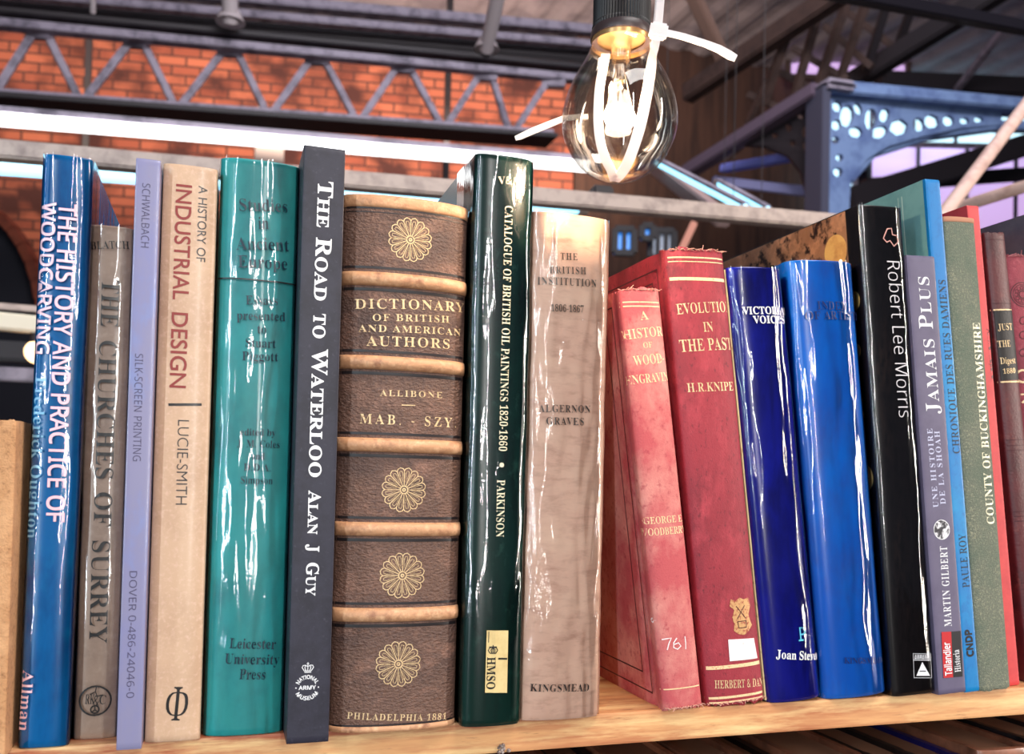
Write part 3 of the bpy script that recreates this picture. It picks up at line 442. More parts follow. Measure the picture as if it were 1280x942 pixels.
# ------------------------------------------------------------------ the book builder
class Book:
    def __init__(s, label, X, Y, w, H, D=0.16, lean=0.0, b=0.004, n=2.4, t=0.0025, cover=None, pages=None, group='books on the top shelf',
                 fray=0.0, hinge=0.0, z0=0.0, page_inset=0.003, seed=0, rot_share=0.5, name='book', film=None):
        s.w, s.H, s.D, s.b, s.n, s.t, s.seed, s.fray = w, H, D, b, n, t, seed, fray
        s.film = film; s.arc = None
        rot = math.radians(lean) * rot_share; s.tan = math.tan(math.radians(lean) * (1 - rot_share))
        s.root = thing(name, label, 'book', (X + w / 2, Y, z0 + w / 2 * math.sin(abs(rot))), group)
        s.root.rotation_euler = (0, rot, 0)
        s.Mi = (Matrix.Translation(s.root.location) @ Matrix.Rotation(rot, 4, 'Y')).inverted()
        bm = s.shell(t, hinge, fray)
        s.cover = s.add('cover', bm, cover, smooth=True)
        bm = bmesh.new()
        box(bm, (-w / 2 + t + .0002, b + t + .001, page_inset), (w / 2 - t - .0002, D - 0.004, H - page_inset), 0.0)
        s.add('page_block', bm, pages or mat('page_paper', (226, 208, 176), 0.9, bump=(900, 0.4), stretch=(6, 1, 1)))
    def sy(s, x):
        q = min(1.0, abs(2 * x / s.w))
        y = s.b * (1 - max(0.0, 1 - q ** s.n) ** (1 / s.n))
        if abs(x) > s.w / 2: y = s.b + abs(x) - s.w / 2
        return y
    def path(s, off=0.0, ns=24, hinge=0.0, D=None):
        D = s.D if D is None else D; w2 = s.w / 2 + off; pts = []
        side = [(w2, D), (w2, D * 0.6), (w2, max(s.b + 0.03, D * 0.3)), (w2, s.b + 0.0125), (w2 - hinge * 0.5, s.b + 0.0095), (w2 - hinge, s.b + 0.007), (w2 - hinge * 0.5, s.b + 0.0045), (w2, s.b + 0.003)]
        side = [p for p in side if p[1] <= D + 1e-9]
        for (x, y) in side: pts.append((-x, y))
        for k in range(ns + 1):
            a = -math.pi / 2 + math.pi * k / ns; c = math.cos(a); q = math.sin(a)
            pts.append((math.copysign(abs(q) ** (2 / s.n), q) * w2, s.b - (s.b + off) * max(0, c) ** (2 / s.n)))
        for (x, y) in reversed(side): pts.append((x, y))
        return pts
    def shell(s, t, hinge, fray):
        bm = bmesh.new(); P = s.path(0, 24, hinge); Q = s.path(-t, 24, hinge, s.D)
        zs = [0, 0.0008, 0.003] + [s.H * k / 24 for k in range(1, 24)] + [s.H - 0.003, s.H - 0.0008, s.H]
        rnd = random.Random(s.seed + 11)
        def ring(path, z, edge, ins):
            vs = []
            for i, (x, y) in enumerate(path):
                zz = z
                if edge and fray and y < s.b + 0.004:
                    zz += edge * fray * (noise.noise(Vector((x * 260, z * 40, s.seed))) * 1.0 + rnd.uniform(-.5, .5))
                vs.append(bm.verts.new((x, y + ins, zz)))
            return vs
        out = []
        for z in zs:
            e = -1 if z < 0.001 else (1 if z > s.H - 0.001 else 0)
            ins = 0.0005 if z in (0, s.H) else 0
            out.append(ring(P, z, e, ins if True else 0))
        i0 = ring(Q, 0, -1, 0.0); i1 = ring(Q, s.H, 1, 0.0)
        n = len(P)
        for a, b_ in zip(out, out[1:]):
            for k in range(n - 1): bm.faces.new((a[k], a[k + 1], b_[k + 1], b_[k]))
        for a, b_ in ((i0, out[0]), (out[-1], i1), (i1, i0)):
            for k in range(n - 1): bm.faces.new((a[k], a[k + 1], b_[k + 1], b_[k]))
        bm.faces.new([r[0] for r in [i0] + out + [i1]]); bm.faces.new([r[-1] for r in ([i0] + out + [i1])[::-1]])
        return bm
    def add(s, name, bm, m, parent=None, smooth=False, fix=True):
        for v in bm.verts: v.co.x += v.co.z * s.tan
        return obj(name, bm, m, parent or s.root, smooth, fix)
    def loc(s, px, py):
        """photo pixel -> (u across, z up) on the spine surface, in metres"""
        o = s.Mi @ EYE; d = s.Mi.to_3x3() @ ray(px, py); x = 0; z = 0; y0 = 0.0
        for _ in range(5):
            t = (y0 - o.y) / d.y; z = o.z + d.z * t; x = o.x + d.x * t - z * s.tan
            y0 = s.sy(max(-s.w / 2 * 0.97, min(s.w / 2 * 0.97, x)))
        return Vector((x, z))
    def crinkle(s, a, z):
        amp, sx, sz, sd = s.film; amp *= 1.35
        h = noise.noise(Vector((a * sx + noise.noise(Vector((a * 60, z * 25, sd + 5))) * 1.3, z * sz, sd))) + 0.5 * noise.noise(Vector((a * sx * 2.3, z * sz * 3.1, sd + 9)))
        return max(-0.6, h) * amp
    def arc_at(s, x):
        if s.arc is None:
            s.arc = [(-s.w / 2, 0.0)]; n = 400; px, py = -s.w / 2, s.sy(-s.w / 2); acc = 0
            for k in range(1, n + 1):
                xx = -s.w / 2 + s.w * k / n; yy = s.sy(xx); acc += math.hypot(xx - px, yy - py); px, py = xx, yy; s.arc.append((xx, acc))
        k = int(max(0, min(400, (x + s.w / 2) / s.w * 400)))
        return s.arc[k][1]
    def bend(s, bm, off=0.00012):
        """2-D (u, z) drawing -> onto the curved spine"""
        if s.b > 0.0015:
            for k in range(1, 16):
                x = -s.w / 2 + s.w * k / 16
                bmesh.ops.bisect_plane(bm, geom=bm.verts[:] + bm.edges[:] + bm.faces[:], plane_co=(x, 0, 0), plane_no=(1, 0, 0))
        for v in bm.verts:
            u, z = v.co.x, v.co.y
            lim = s.w / 2
            yy = s.sy(u); uu = u
            if abs(u) > lim: uu = math.copysign(lim + off, u); 
            o2 = off + (0.0013 + s.crinkle(s.arc_at(u), z) if s.film else 0)
            v.co = Vector((uu, yy - o2, z))
        return bm
    def text(s, lines, name, m, off=0.00012, parent=None):
        """lines = (string, font, (x0, y0), (x1, y1), cap height) with the baseline ends measured on the photo"""
        bm = bmesh.new()
        for ln in lines:
            st, font, p0, p1, cap = ln[:5]; kw = ln[5] if len(ln) > 5 else {}
            glyphs, adv = layout(st, font, **kw)
            a = s.loc(*p0); b_ = s.loc(*p1); d = b_ - a; L = d.length; d.normalize(); up = Vector((-d.y, d.x))
            ix, iy = p1[0] - p0[0], p1[1] - p0[1]; il = math.hypot(ix, iy); ux, uy = iy / il, -ix / il
            mx, my = (p0[0] + p1[0]) / 2, (p0[1] + p1[1]) / 2
            ch = abs((s.loc(mx + ux * cap, my + uy * cap) - s.loc(mx, my)).dot(up))
            kx = L / adv
            s.lay(bm, glyphs, lambda x, y: a + d * (x * kx) + up * (y * ch))
        return s.add(name, s.bend(bm, off), m, parent, fix=False)
    def lay(s, bm, glyphs, f):
        for loops in pieces(glyphs):
            flat = [p for L in loops for p in L]
            try: tris = tessellate_polygon([[Vector((x, y, 0)) for x, y in L] for L in loops])
            except Exception: continue
            vs = [bm.verts.new((*f(x, y), 0)) for x, y in flat]
            for t in tris:
                try:
                    fc = bm.faces.new([vs[i] for i in t])
                    fc.normal_update()
                    if fc.normal.z < 0: fc.normal_flip()
                except ValueError: pass
    def strokes(s, polys, name, m, off=0.00012, parent=None):
        """polys = (points in (u, z) metres, width, closed)"""
        bm = bmesh.new()
        for pts, wd, closed in polys:
            n = len(pts); L = []; R = []
            for i in range(n):
                a = pts[(i - 1) % n] if (closed or i > 0) else pts[i]; c = pts[(i + 1) % n] if (closed or i < n - 1) else pts[i]
                d = Vector((c[0] - a[0], c[1] - a[1])); d = d.normalized() if d.length > 0 else Vector((1, 0))
                nn = Vector((-d.y, d.x)) * wd / 2
                L.append(bm.verts.new((pts[i][0] + nn.x, pts[i][1] + nn.y, 0))); R.append(bm.verts.new((pts[i][0] - nn.x, pts[i][1] - nn.y, 0)))
            for i in range(n if closed else n - 1):
                j = (i + 1) % n
                bm.faces.new((R[i], R[j], L[j], L[i]))
        return s.add(name, s.bend(bm, off), m, parent, fix=False)
    def patch(s, corners_px, name, m, off=0.00025, th=True):
        """paper label stuck on the spine; corners measured on the photo, counter-clockwise"""
        bm = bmesh.new()
        vs = [bm.verts.new((*s.loc(*c), 0)) for c in corners_px]
        bm.faces.new(vs)
        s.bend(bm, off)
        if th:
            r = bmesh.ops.extrude_face_region(bm, geom=bm.faces[:])
            for v in [g for g in r['geom'] if isinstance(g, bmesh.types.BMVert)]: v.co.y += 0.0002
        return s.add(name, bm, m)
    def wrapper(s, m, reach=0.02, off=0.00055):
        """crinkled clear film folded round the spine and hinges"""
        bm = bmesh.new(); P = s.path(off, 72, 0.0, s.b + reach); rows = []
        nz = 190; acc = [0.0]
        for p, q in zip(P, P[1:]): acc.append(acc[-1] + math.hypot(q[0] - p[0], q[1] - p[1]))
        n = len(P); first = next(i for i, p in enumerate(P) if p[1] <= s.b + 1e-6)
        for k in range(nz + 1):
            z = s.H * k / nz; row = []
            for i, (x, y) in enumerate(P):
                h = s.crinkle(acc[i] - acc[first], z) * (1 if y < s.b else 0.4)
                p0 = P[max(i - 1, 0)]; p1 = P[min(i + 1, n - 1)]; dx, dy = p1[0] - p0[0], p1[1] - p0[1]; l = math.hypot(dx, dy) or 1
                zz = z + (0.0006 if k == nz else 0)
                row.append(bm.verts.new((x + dy / l * h, y - dx / l * h, zz)))
            rows.append(row)
        for a, b_ in zip(rows, rows[1:]):
            for i in range(n - 1): bm.faces.new((a[i], a[i + 1], b_[i + 1], b_[i]))
        return s.add('clear_wrapper', bm, m, smooth=True)
    def ring_pts(s, c, r, a0=0, a1=360, k=24):
        return [(c[0] + r * math.cos(math.radians(a0 + (a1 - a0) * i / k)), c[1] + r * math.sin(math.radians(a0 + (a1 - a0) * i / k))) for i in range(k + (0 if a1 - a0 >= 360 else 1))]
    def mm(s, px, py, n=10):
        """metres for n photo pixels at this place on the spine"""
        return (s.loc(px, py - n / 2) - s.loc(px, py + n / 2)).length

# ------------------------------------------------------------------ shelf
pine = mat('pine_board', (226, 166, 112), 0.5, bump=[(60, 0.25, 0.0006), (700, 0.15, 0.0004)], var=[(22, (172, 92, 60), 0.43, 0.58), (70, (246, 206, 146), 0.48, 0.66), (240, (140, 84, 56), 0.6, 0.74)], stretch=(0.16, 1, 1.6))
ring_wood = mat('pine_knot', (96, 72, 62), 0.6, var=(600, (190, 170, 160), 0.4, 0.6))
case = thing('bookcase', 'pale pine bookcase whose top board carries the upright row of books', 'bookcase', (0.2, 0.1, -1.1))
def case_part(name, lo, hi, bev=0.0012):
    bm = bmesh.new(); c = case.location
    box(bm, [lo[i] - c[i] for i in range(3)], [hi[i] - c[i] for i in range(3)], bev)
    return obj(name, bm, pine, case)
top_board = case_part('shelf_board', (-0.34, 0.0, -0.0155), (0.80, 0.25, 0.0))
case_part('shelf_board', (-0.34, 0.0, -0.335), (0.80, 0.25, -0.32))
case_part('side_panel', (-0.358, 0.0, -1.1), (-0.3405, 0.25, 0.0)); case_part('side_panel', (0.8005, 0.0, -1.1), (0.818, 0.25, 0.0))
case_part('back_panel', (-0.358, 0.2505, -1.1), (0.818, 0.262, 0.0))
bm = bmesh.new()                                     # knot with torn grain on the board's front edge
k0 = at(634, 934, 0.41); k0.y = -0.0002
for i in range(9):
    a = i * 0.7
    bmesh.ops.create_icosphere(bm, subdivisions=2, radius=0.0008 + 0.0004 * random.random(), matrix=Matrix.Translation((k0.x - case.location.x + 0.0042 * math.cos(a) * random.random(), k0.y - case.location.y, -0.0135 - case.location.z + 0.0016 * math.sin(a))))
obj('wood_knot', bm, ring_wood, case, smooth=True)

# ------------------------------------------------------------------ inks and papers
INK = mat('black_ink', (26, 22, 22), 0.35, coat=0.12, coat_rough=0.2)
NAVY = mat('navy_ink', (14, 42, 58), 0.35, coat=0.12, coat_rough=0.2)
WHITE = mat('white_ink', (240, 238, 240), 0.35, coat=0.3, coat_rough=0.08)
PINK = mat('pink_ink', (243, 203, 214), 0.35, coat=0.3, coat_rough=0.08)
PALE = mat('pale_blue_ink', (120, 188, 222), 0.35, coat=0.3, coat_rough=0.08)
MAROON = mat('red_brown_ink', (140, 44, 38), 0.45)
GOLD = mat('gold_leaf', (236, 204, 156), 0.45, metal=0.25, var=(900, (150, 100, 64), 0.52, 0.7))
GOLD2 = mat('worn_gold_leaf', (250, 214, 164), 0.45, metal=0.1, var=(900, (206, 110, 90), 0.54, 0.7))
CREAM = mat('cream_ink', (236, 226, 190), 0.35, coat=0.3, coat_rough=0.08)
film = clear_mat('clear_film', 0.062, 1.0, 0.06, (500, 0.035, (1, 1, 0.25)))
film_soft = clear_mat('soft_clear_film', 0.06, 1.0, 0.07, (600, 0.08, (1, 1, 0.5)))

# ------------------------------------------------------------------ books, left to right
tan = mat('tan_cloth', (196, 144, 100), 0.85, bump=[(1400, 0.7, 0.0006)], var=[(500, (140, 96, 64), 0.5, 0.75), (60, (222, 170, 124), 0.45, 0.7)])
b = Book('low tan cloth book at the far left beside the tall glossy blue book', -0.1265, -0.012, 0.0495, 0.1300, D=0.12, b=0.0015, n=4, cover=tan, fray=0.0006, seed=2)

blue = mat('blue_jacket', (0, 120, 188), 0.25, var=[(40, (0, 92, 158), 0.45, 0.6), (18, (10, 170, 216), 0.5, 0.72)], stretch=(1, 1, 0.4))
b = Book('tall glossy bright blue jacketed book with pink sans title, left of the row', -0.0748, 0.0, 0.0176, 0.2388, D=0.17, lean=0.45, b=0.003, n=2.6, cover=blue, seed=3, film=(0.00026, 150, 12, 3))
b.text([('THE HISTORY AND PRACTICE OF', 'N', (75, 255), (58.5, 652), 22, {'weight': 0.035}), ('WOODCARVING', 'N', (54, 254), (44.5, 444), 17, {'weight': 0.03})], 'title_lettering', PINK)
b.text([('Frederick Oughton', 'S', (45.5, 470), (34.5, 673), 13)], 'author_lettering', PALE)
b.text([('Allman', 'S', (30, 836), (24.5, 912), 13)], 'publisher_lettering', PINK)
b.wrapper(film)

drab = mat('drab_jacket', (176, 148, 130), 0.42, coat=0.35, coat_rough=0.2, var=[(26, (150, 124, 110), 0.45, 0.65), (300, (190, 164, 146), 0.5, 0.8)])
b = Book('short greyish beige book with black lengthwise title and round monogram, second in the row', -0.0562, 0.008, 0.0165, 0.2140, D=0.14, b=0.0035, n=2.6, cover=drab, seed=4, film=(0.00018, 150, 9, 4))
b.wrapper(film)
b.text([('BLATCH', 'S', (114, 313), (163, 312.5), 9.5)], 'author_lettering', INK)
b.text([('THE', 'S', (128, 349), (126, 409), 22), ('CHURCHES', 'S', (125, 424), (119.5, 600), 22), ('OF', 'S', (119, 613), (117.5, 658), 22), ('SURREY', 'S', (116, 673), (112, 803), 22)], 'title_lettering', INK)
c = b.loc(119.5, 874.5); r = b.mm(119.5, 874.5, 18)
b.strokes([(b.ring_pts(c, r), r * 0.12, True), (b.ring_pts((c.x, c.y - r * .6), r * .26), r * 0.1, True), ([(c.x, c.y - r * .35), (c.x, c.y - r * .62), (c.x - r * .2, c.y - r * .78)], r * .08, False), ([(c.x, c.y - r * .62), (c.x + r * .2, c.y - r * .78)], r * .08, False),
           ([(c.x - r * .35, c.y + r * .45), (c.x, c.y + r * .62), (c.x + r * .12, c.y + r * .3), (c.x + r * .5, c.y + r * .38)], r * .08, False), ([(c.x, c.y + r * .62), (c.x + .05 * r, c.y + r * .95)], r * .07, False)], 'monogram_ring', INK)
b.text([('RK', 'S', (106.5, 878.5), (118.5, 878.5), 12), ('&', 'N', (116.5, 881), (124, 881), 13), ('C', 'S', (123.5, 878.5), (133, 878.5), 11)], 'monogram_lettering', INK)

lav = mat('lavender_card', (138, 134, 166), 0.3, coat=0.3, var=[(24, (126, 128, 178), 0.45, 0.65), (12, (120, 160, 222), 0.5, 0.7)], stretch=(1, 1, 0.5))
b = Book('thin lavender paperback with small dark lettering between two beige books', -0.0376, -0.0105, 0.0093, 0.2380, D=0.16, b=0.0006, n=6, t=0.0004, cover=lav, page_inset=0.0004, seed=5)
LT = mat('slate_ink', (70, 62, 92), 0.5)
b.text([('SCHWALBACH', 'N', (178, 228), (176, 310), 10, {'weight': -0.012})], 'author_lettering', LT)
b.text([('SILK-SCREEN PRINTING', 'N', (169, 441), (166, 577), 10, {'weight': -0.012})], 'title_lettering', LT)
b.text([('DOVER 0-486-24046-0', 'N', (162, 712), (158, 873), 9.5, {'weight': -0.012})], 'publisher_lettering', LT)

sand = mat('sand_jacket', (210, 173, 142), 0.45, coat=0.25, coat_rough=0.18, var=[(20, (188, 150, 122), 0.45, 0.65), (500, (226, 190, 166), 0.5, 0.8)])
b = Book('cream book with large red-brown sans title and black phi mark near its foot', -0.0279, -0.003, 0.0217, 0.2400, D=0.17, b=0.0032, n=3, cover=sand, seed=6)
b.text([('A HISTORY OF', 'H', (248.5, 232), (245.5, 327), 11)], 'subtitle_lettering', INK)
b.text([('INDUSTRIAL', 'H', (220.5, 228), (216, 374), 19.5, {'weight': 0.02}), ('DESIGN', 'H', (215, 388), (212, 486), 20, {'weight': 0.02})], 'title_lettering', MAROON)
b.text([('LUCIE-SMITH', 'H', (222.5, 523), (219.5, 632), 14, {'weight': -0.02})], 'author_lettering', INK)
p, q = b.loc(210.5, 505.5), b.loc(252, 505.5)
b.strokes([([p, q], 0.0011, False)], 'rule_line', INK)
b.text([('Φ', 'S', (203, 900), (235.5, 900), 41)], 'publisher_mark', INK)

teal = mat('teal_jacket', (52, 168, 166), 0.4, coat=0.15, var=[(30, (36, 140, 144), 0.42, 0.62), (9, (40, 196, 200), 0.45, 0.68)], stretch=(1, 1, 0.6))
b = Book('wide teal book in crinkled clear film with black centred lettering', -0.0052, 0.0, 0.0330, 0.2470, D=0.18, b=0.0055, n=2.3, cover=teal, hinge=0.001, seed=7, film=(0.00041, 120, 10, 7))
b.text([('Studies', 'S', (298, 265), (360.5, 267), 15), ('in', 'S', (322.5, 287), (336.5, 287.5), 15), ('Ancient', 'S', (295.5, 313), (362, 315), 15), ('Europe', 'S', (297, 335), (360, 338), 15)], 'title_lettering', NAVY)
b.text([('Essays', 'S', (307, 381), (348, 382), 11), ('presented', 'S', (295.5, 400), (357, 402), 11), ('to', 'S', (321, 417), (333.5, 417.5), 11), ('Stuart', 'S', (306, 434), (345, 435.5), 11), ('Piggott', 'S', (302, 450.5), (348, 452), 11)], 'subtitle_lettering', NAVY)
b.text([('edited by', 'S', (300, 544), (344.5, 545), 8.5), ('J. M. Coles', 'S', (296, 558.5), (350, 560), 9), ('and', 'S', (314, 574), (331, 574.5), 8.5), ('D.D.A.', 'S', (304, 588), (339, 589), 9), ('Simpson', 'S', (300, 604), (341, 605), 9)], 'editor_lettering', NAVY)
b.text([('Leicester', 'S', (286, 809), (344.5, 810), 12.5), ('University', 'S', (280, 828), (348.5, 829), 12.5), ('Press', 'S', (298.5, 847.5), (332, 848), 12.5)], 'publisher_lettering', NAVY)
z = b.loc(325, 351).y
b.strokes([([(-0.0163 + 0.0326 * i / 20, z) for i in range(21)], 0.0006, False)], 'rule_line', INK)
b.wrapper(film)

char = mat('charcoal_card', (44, 42, 56), 0.5, var=[(60, (34, 32, 44), 0.45, 0.6), (420, (70, 66, 80), 0.58, 0.78)], bump=(900, 0.15, 0.0003))
b = Book('tall flat black book with bold white small-capitals title, left of the brown leather volume', 0.0279, -0.0175, 0.0172, 0.2500, D=0.17, b=0.0008, n=6, t=0.0006, cover=char, page_inset=0.0006, seed=8)
sc_ = {'small_caps': True, 'weight': 0.022}
b.text([('The', 'S', (398, 225), (396, 284), 18.5, sc_), ('Road', 'S', (395.5, 296), (392.5, 376), 19, sc_), ('to', 'S', (392.2, 391), (391, 423), 19, sc_), ('Waterloo', 'S', (390.8, 436), (386, 597), 19, sc_)], 'title_lettering', WHITE)
b.text([('Alan', 'S', (386, 613), (384.5, 668), 15, sc_), ('J', 'S', (384, 680), (383.7, 690), 15, sc_), ('Guy', 'S', (383.5, 702), (382, 744), 15, sc_)], 'author_lettering', WHITE)
c = b.loc(384, 859); R = b.mm(384, 859, 13)
bm = bmesh.new()
def arc_text(b, bm, st, c, r, a0, a1, cap, font='N', inward=False, weight=0.05):
    gl, adv = layout(st, font, weight=weight)
    for loops in gl:
        b.lay(bm, [loops], lambda x, y: ((c.x + (r + (y * cap if not inward else -y * cap)) * math.cos(math.radians(a0 + (a1 - a0) * x / adv)), c.y + (r + (y * cap if not inward else -y * cap)) * math.sin(math.radians(a0 + (a1 - a0) * x / adv)))))
arc_text(b, bm, 'NATIONAL', c, R * 0.84, 158, 22, R * 0.36)
arc_text(b, bm, 'MUSEUM', c, R * 1.2, 205, 335, R * 0.36, inward=True)
gl, adv = layout('ARMY', 'N', weight=0.06)
b.lay(bm, gl, lambda x, y: (c.x + (x / adv - .5) * R * 1.6, c.y + (y - .5) * R * .36))
for sx in (-1, 1): 
    vs = [bm.verts.new((*p, 0)) for p in b.ring_pts((c.x + sx * R * 1.06, c.y), R * 0.07, k=8)]; bm.faces.new(vs)
b.add('museum_emblem', b.bend(bm), WHITE, fix=False)
k = b.loc(384.8, 834); h = b.mm(384.8, 834, 14)
cr = [([(k.x + x * h, k.y + y * h) for x, y in P], 0.07 * h, cl) for P, cl in (
    ([(-.3, -.42), (.3, -.42)], False), ([(-.3, -.3), (.3, -.3)], False), ([(-.3, -.3), (-.5, .02), (-.42, .2), (-.2, .22), (0, .06), (.2, .22), (.42, .2), (.5, .02), (.3, -.3)], False),
    ([(0, -.3), (0, .46)], False), ([(-.1, .36), (.1, .36)], False), ([(-.16, -.3), (-.26, 0), (-.2, .22)], False), ([(.16, -.3), (.26, 0), (.2, .22)], False))]
b.strokes(cr, 'crown_emblem', WHITE)

# the leather dictionary with raised bands
leather = mat('brown_leather', (112, 80, 66), 0.5, coat=0.12, coat_rough=0.3, bump=[(760, 1.0, 0.0011), (1900, 0.5, 0.0006)], var=[(16, (66, 48, 46), 0.45, 0.66), (60, (152, 110, 92), 0.5, 0.72), (900, (74, 54, 50), 0.5, 0.75)], stretch=(0.75, 1, 1.25))
worn = mat('worn_tan_leather', (206, 152, 112), 0.5, bump=[(500, 0.5, 0.0006)], var=[(120, (150, 100, 74), 0.5, 0.72), (300, (232, 184, 142), 0.5, 0.75)])
fillet = mat('dark_fillet', (34, 26, 28), 0.45)
b = Book('very thick brown leather volume with raised bands and gilt wheel ornaments', 0.0467, -0.0085, 0.0568, 0.2355, D=0.19, b=0.0085, n=2.1, t=0.004, cover=leather, hinge=0.0015, seed=9)
b.text([('DICTIONARY', 'S', (443, 386), (580, 391), 12, {'track': 0.12}), ('OF BRITISH', 'S', (465, 401), (562, 403.5), 8.5, {'track': 0.12}), ('AND AMERICAN', 'S', (448, 414.5), (576, 420), 8.5, {'track': 0.12}), ('AUTHORS', 'S', (458, 432), (563, 436), 12, {'track': 0.12})], 'title_lettering', GOLD)
b.text([('ALLIBONE', 'S', (475, 494.5), (553, 497.5), 7.5, {'track': 0.2}), ('MAB. - SZY.', 'S', (449, 529), (571, 534.5), 12, {'track': 0.3})], 'volume_lettering', GOLD)
b.text([('PHILADELPHIA 1881', 'S', (433, 897.5), (558, 898.5), 8, {'track': 0.12})], 'imprint_lettering', GOLD)
p, q = b.loc(502, 506), b.loc(519, 506.5)
def band(b, z, hw, hh, m, name='raised_band', groove=None, drop=0.0):
    bm = bmesh.new(); P = [p for p in b.path(0, 40, 0.0, b.b + 0.004)]
    rows = []
    for (x, y) in P:
        k = min(1, max(0, (b.b + 0.004 - y) / 0.006)); row = []
        sx = x / (b.w / 2); zz = z - drop * abs(sx) ** 2
        for j in range(9):
            a = math.pi * j / 8; out = hh * math.sin(a) * (0.25 + 0.75 * k)
            nx = x; row.append(bm.verts.new((nx, y - out * (1 if y < b.b else 0), zz + hw * math.cos(a))))
        rows.append(row)
    for r1, r2 in zip(rows, rows[1:]):
        for j in range(8): bm.faces.new((r1[j], r2[j], r2[j + 1], r1[j + 1]))
    bm.faces.new(rows[0]); bm.faces.new(rows[-1][::-1])
    o = b.add(name, bm, m, smooth=True)
    return o
lines = []
for (px, py) in ((511, 351.5), (508, 455), (505, 557), (501, 661.5), (498, 768)):
    z = b.loc(px, py).y
    band(b, z, 0.0031, 0.0030, worn)
    for dz in (-0.0052, 0.0050, -0.0046):
        lines.append(([(-b.w / 2 * .985 + b.w * .985 * i / 40, z + dz) for i in range(41)], 0.0011 if dz != -0.0052 else 0.0004, False))
for py in (262, 905.5): 
    z = b.loc(505, py).y
    lines.append(([(-b.w / 2 * .985 + b.w * .985 * i / 40, z) for i in range(41)], 0.0014, False))
z = b.loc(505, 268).y; lines.append(([(-b.w / 2 * .985 + b.w * .985 * i / 40, z) for i in range(41)], 0.0004, False))
for ln_ in lines: b.strokes([ln_], 'blind_fillet', fillet)
band(b, 0.0013, 0.0013, 0.0010, worn, 'tail_cap'); band(b, b.H - 0.0026, 0.0028, 0.0012, worn, 'head_cap')
b.strokes([([p, q], 0.0004, False)], 'rule_line', GOLD)
for (px, py, rp) in ((513, 299.5, 27.5), (505, 612, 28), (503, 719, 28.5), (498, 829.5, 28.5)):
    c = b.loc(px, py); r = b.mm(px, py, rp); S = []
    for i in range(16):
        a0 = 2 * math.pi * i / 16; a1 = a0 + 2 * math.pi / 16; am = (a0 + a1) / 2
        S.append(([(c.x + r * .2 * math.cos(a0), c.y + r * .2 * math.sin(a0)), (c.x + r * .86 * math.cos(a0), c.y + r * .86 * math.sin(a0))], r * .036, False))
        S.append(([(c.x + rr * math.cos(a), c.y + rr * math.sin(a)) for rr, a in ((r * .86, a0), (r * .95, a0 + .07), (r, am), (r * .95, a1 - .07), (r * .86, a1))], r * .038, False))
        S.append(([(c.x + rr * math.cos(a), c.y + rr * math.sin(a)) for rr, a in ((r * .34, am), (r * .72, a0 + .09), (r * .84, am - .06), (r * .84, am + .06), (r * .72, a1 - .09))], r * .022, True))
    S.append((b.ring_pts(c, r * .17), r * .05, True)); S.append((b.ring_pts(c, r * .06, k=10), r * .06, True))
    b.strokes(S, 'wheel_ornament', GOLD)

green = mat('dark_green_jacket', (12, 52, 44), 0.25, var=[(30, (8, 34, 32), 0.45, 0.62), (180, (40, 84, 72), 0.56, 0.76)], stretch=(1, 1, 0.6))
b = Book('tall dark green glossy jacketed book with cream lengthwise title and pale label at its foot', 0.1050, -0.0102, 0.0274, 0.2600, D=0.20, b=0.0042, n=2.6, cover=green, seed=10, film=(0.00032, 130, 9, 10))
b.text([('V&A', 'S', (622, 231), (648, 231.5), 9)], 'publisher_lettering', CREAM)
b.text([('CATALOGUE OF BRITISH OIL PAINTINGS 1820-1860', 'S', (630.5, 257), (622.5, 564), 9.5)], 'title_lettering', CREAM)
b.text([('PARKINSON', 'S', (620.5, 599), (619, 671), 9.5)], 'author_lettering', CREAM)
c = b.loc(626, 581); r = b.mm(626, 581, 3)
b.strokes([(b.ring_pts(c, r * .5, k=10), r, True)], 'separator_dot', CREAM)
STK = mat('yellowed_sticker', (228, 200, 140), 0.6, var=(90, (208, 176, 116), 0.45, 0.7))
lab_ = b.patch([(605, 864.5), (632.5, 864.5), (634, 787), (607.5, 787)], 'paper_label', STK)
b.text([('HMSO', 'S', (608, 820), (607.2, 861), 10, {'weight': 0.02})], 'label_lettering', INK, off=0.0004, parent=lab_)
k = b.loc(615, 811); h = b.mm(615, 811, 12)
tr = lambda x, y: (k.x + y * h, k.y - x * h)
b.strokes([([tr(x, y) for x, y in P], 0.1 * h, False) for P in ([(-.3, -.42), (-.3, .4)], [(.36, -.3), (.36, .3)], [(.36, -.3), (.05, -.5), (-.2, -.36), (-.28, 0), (-.2, .36), (.05, .5), (.36, .3)], [(.36, 0), (-.5, 0)], [(.36, -.15), (0, -.2), (-.28, 0)], [(.36, .15), (0, .2), (-.28, 0)])]
          + [([b.loc(610, 788.5), b.loc(609.6, 802)], 0.0003, False), ([b.loc(621.5, 822), b.loc(632.5, 822)], 0.0008, False)], 'crown_emblem', INK, off=0.0004, parent=lab_)
b.wrapper(film, reach=0.03)

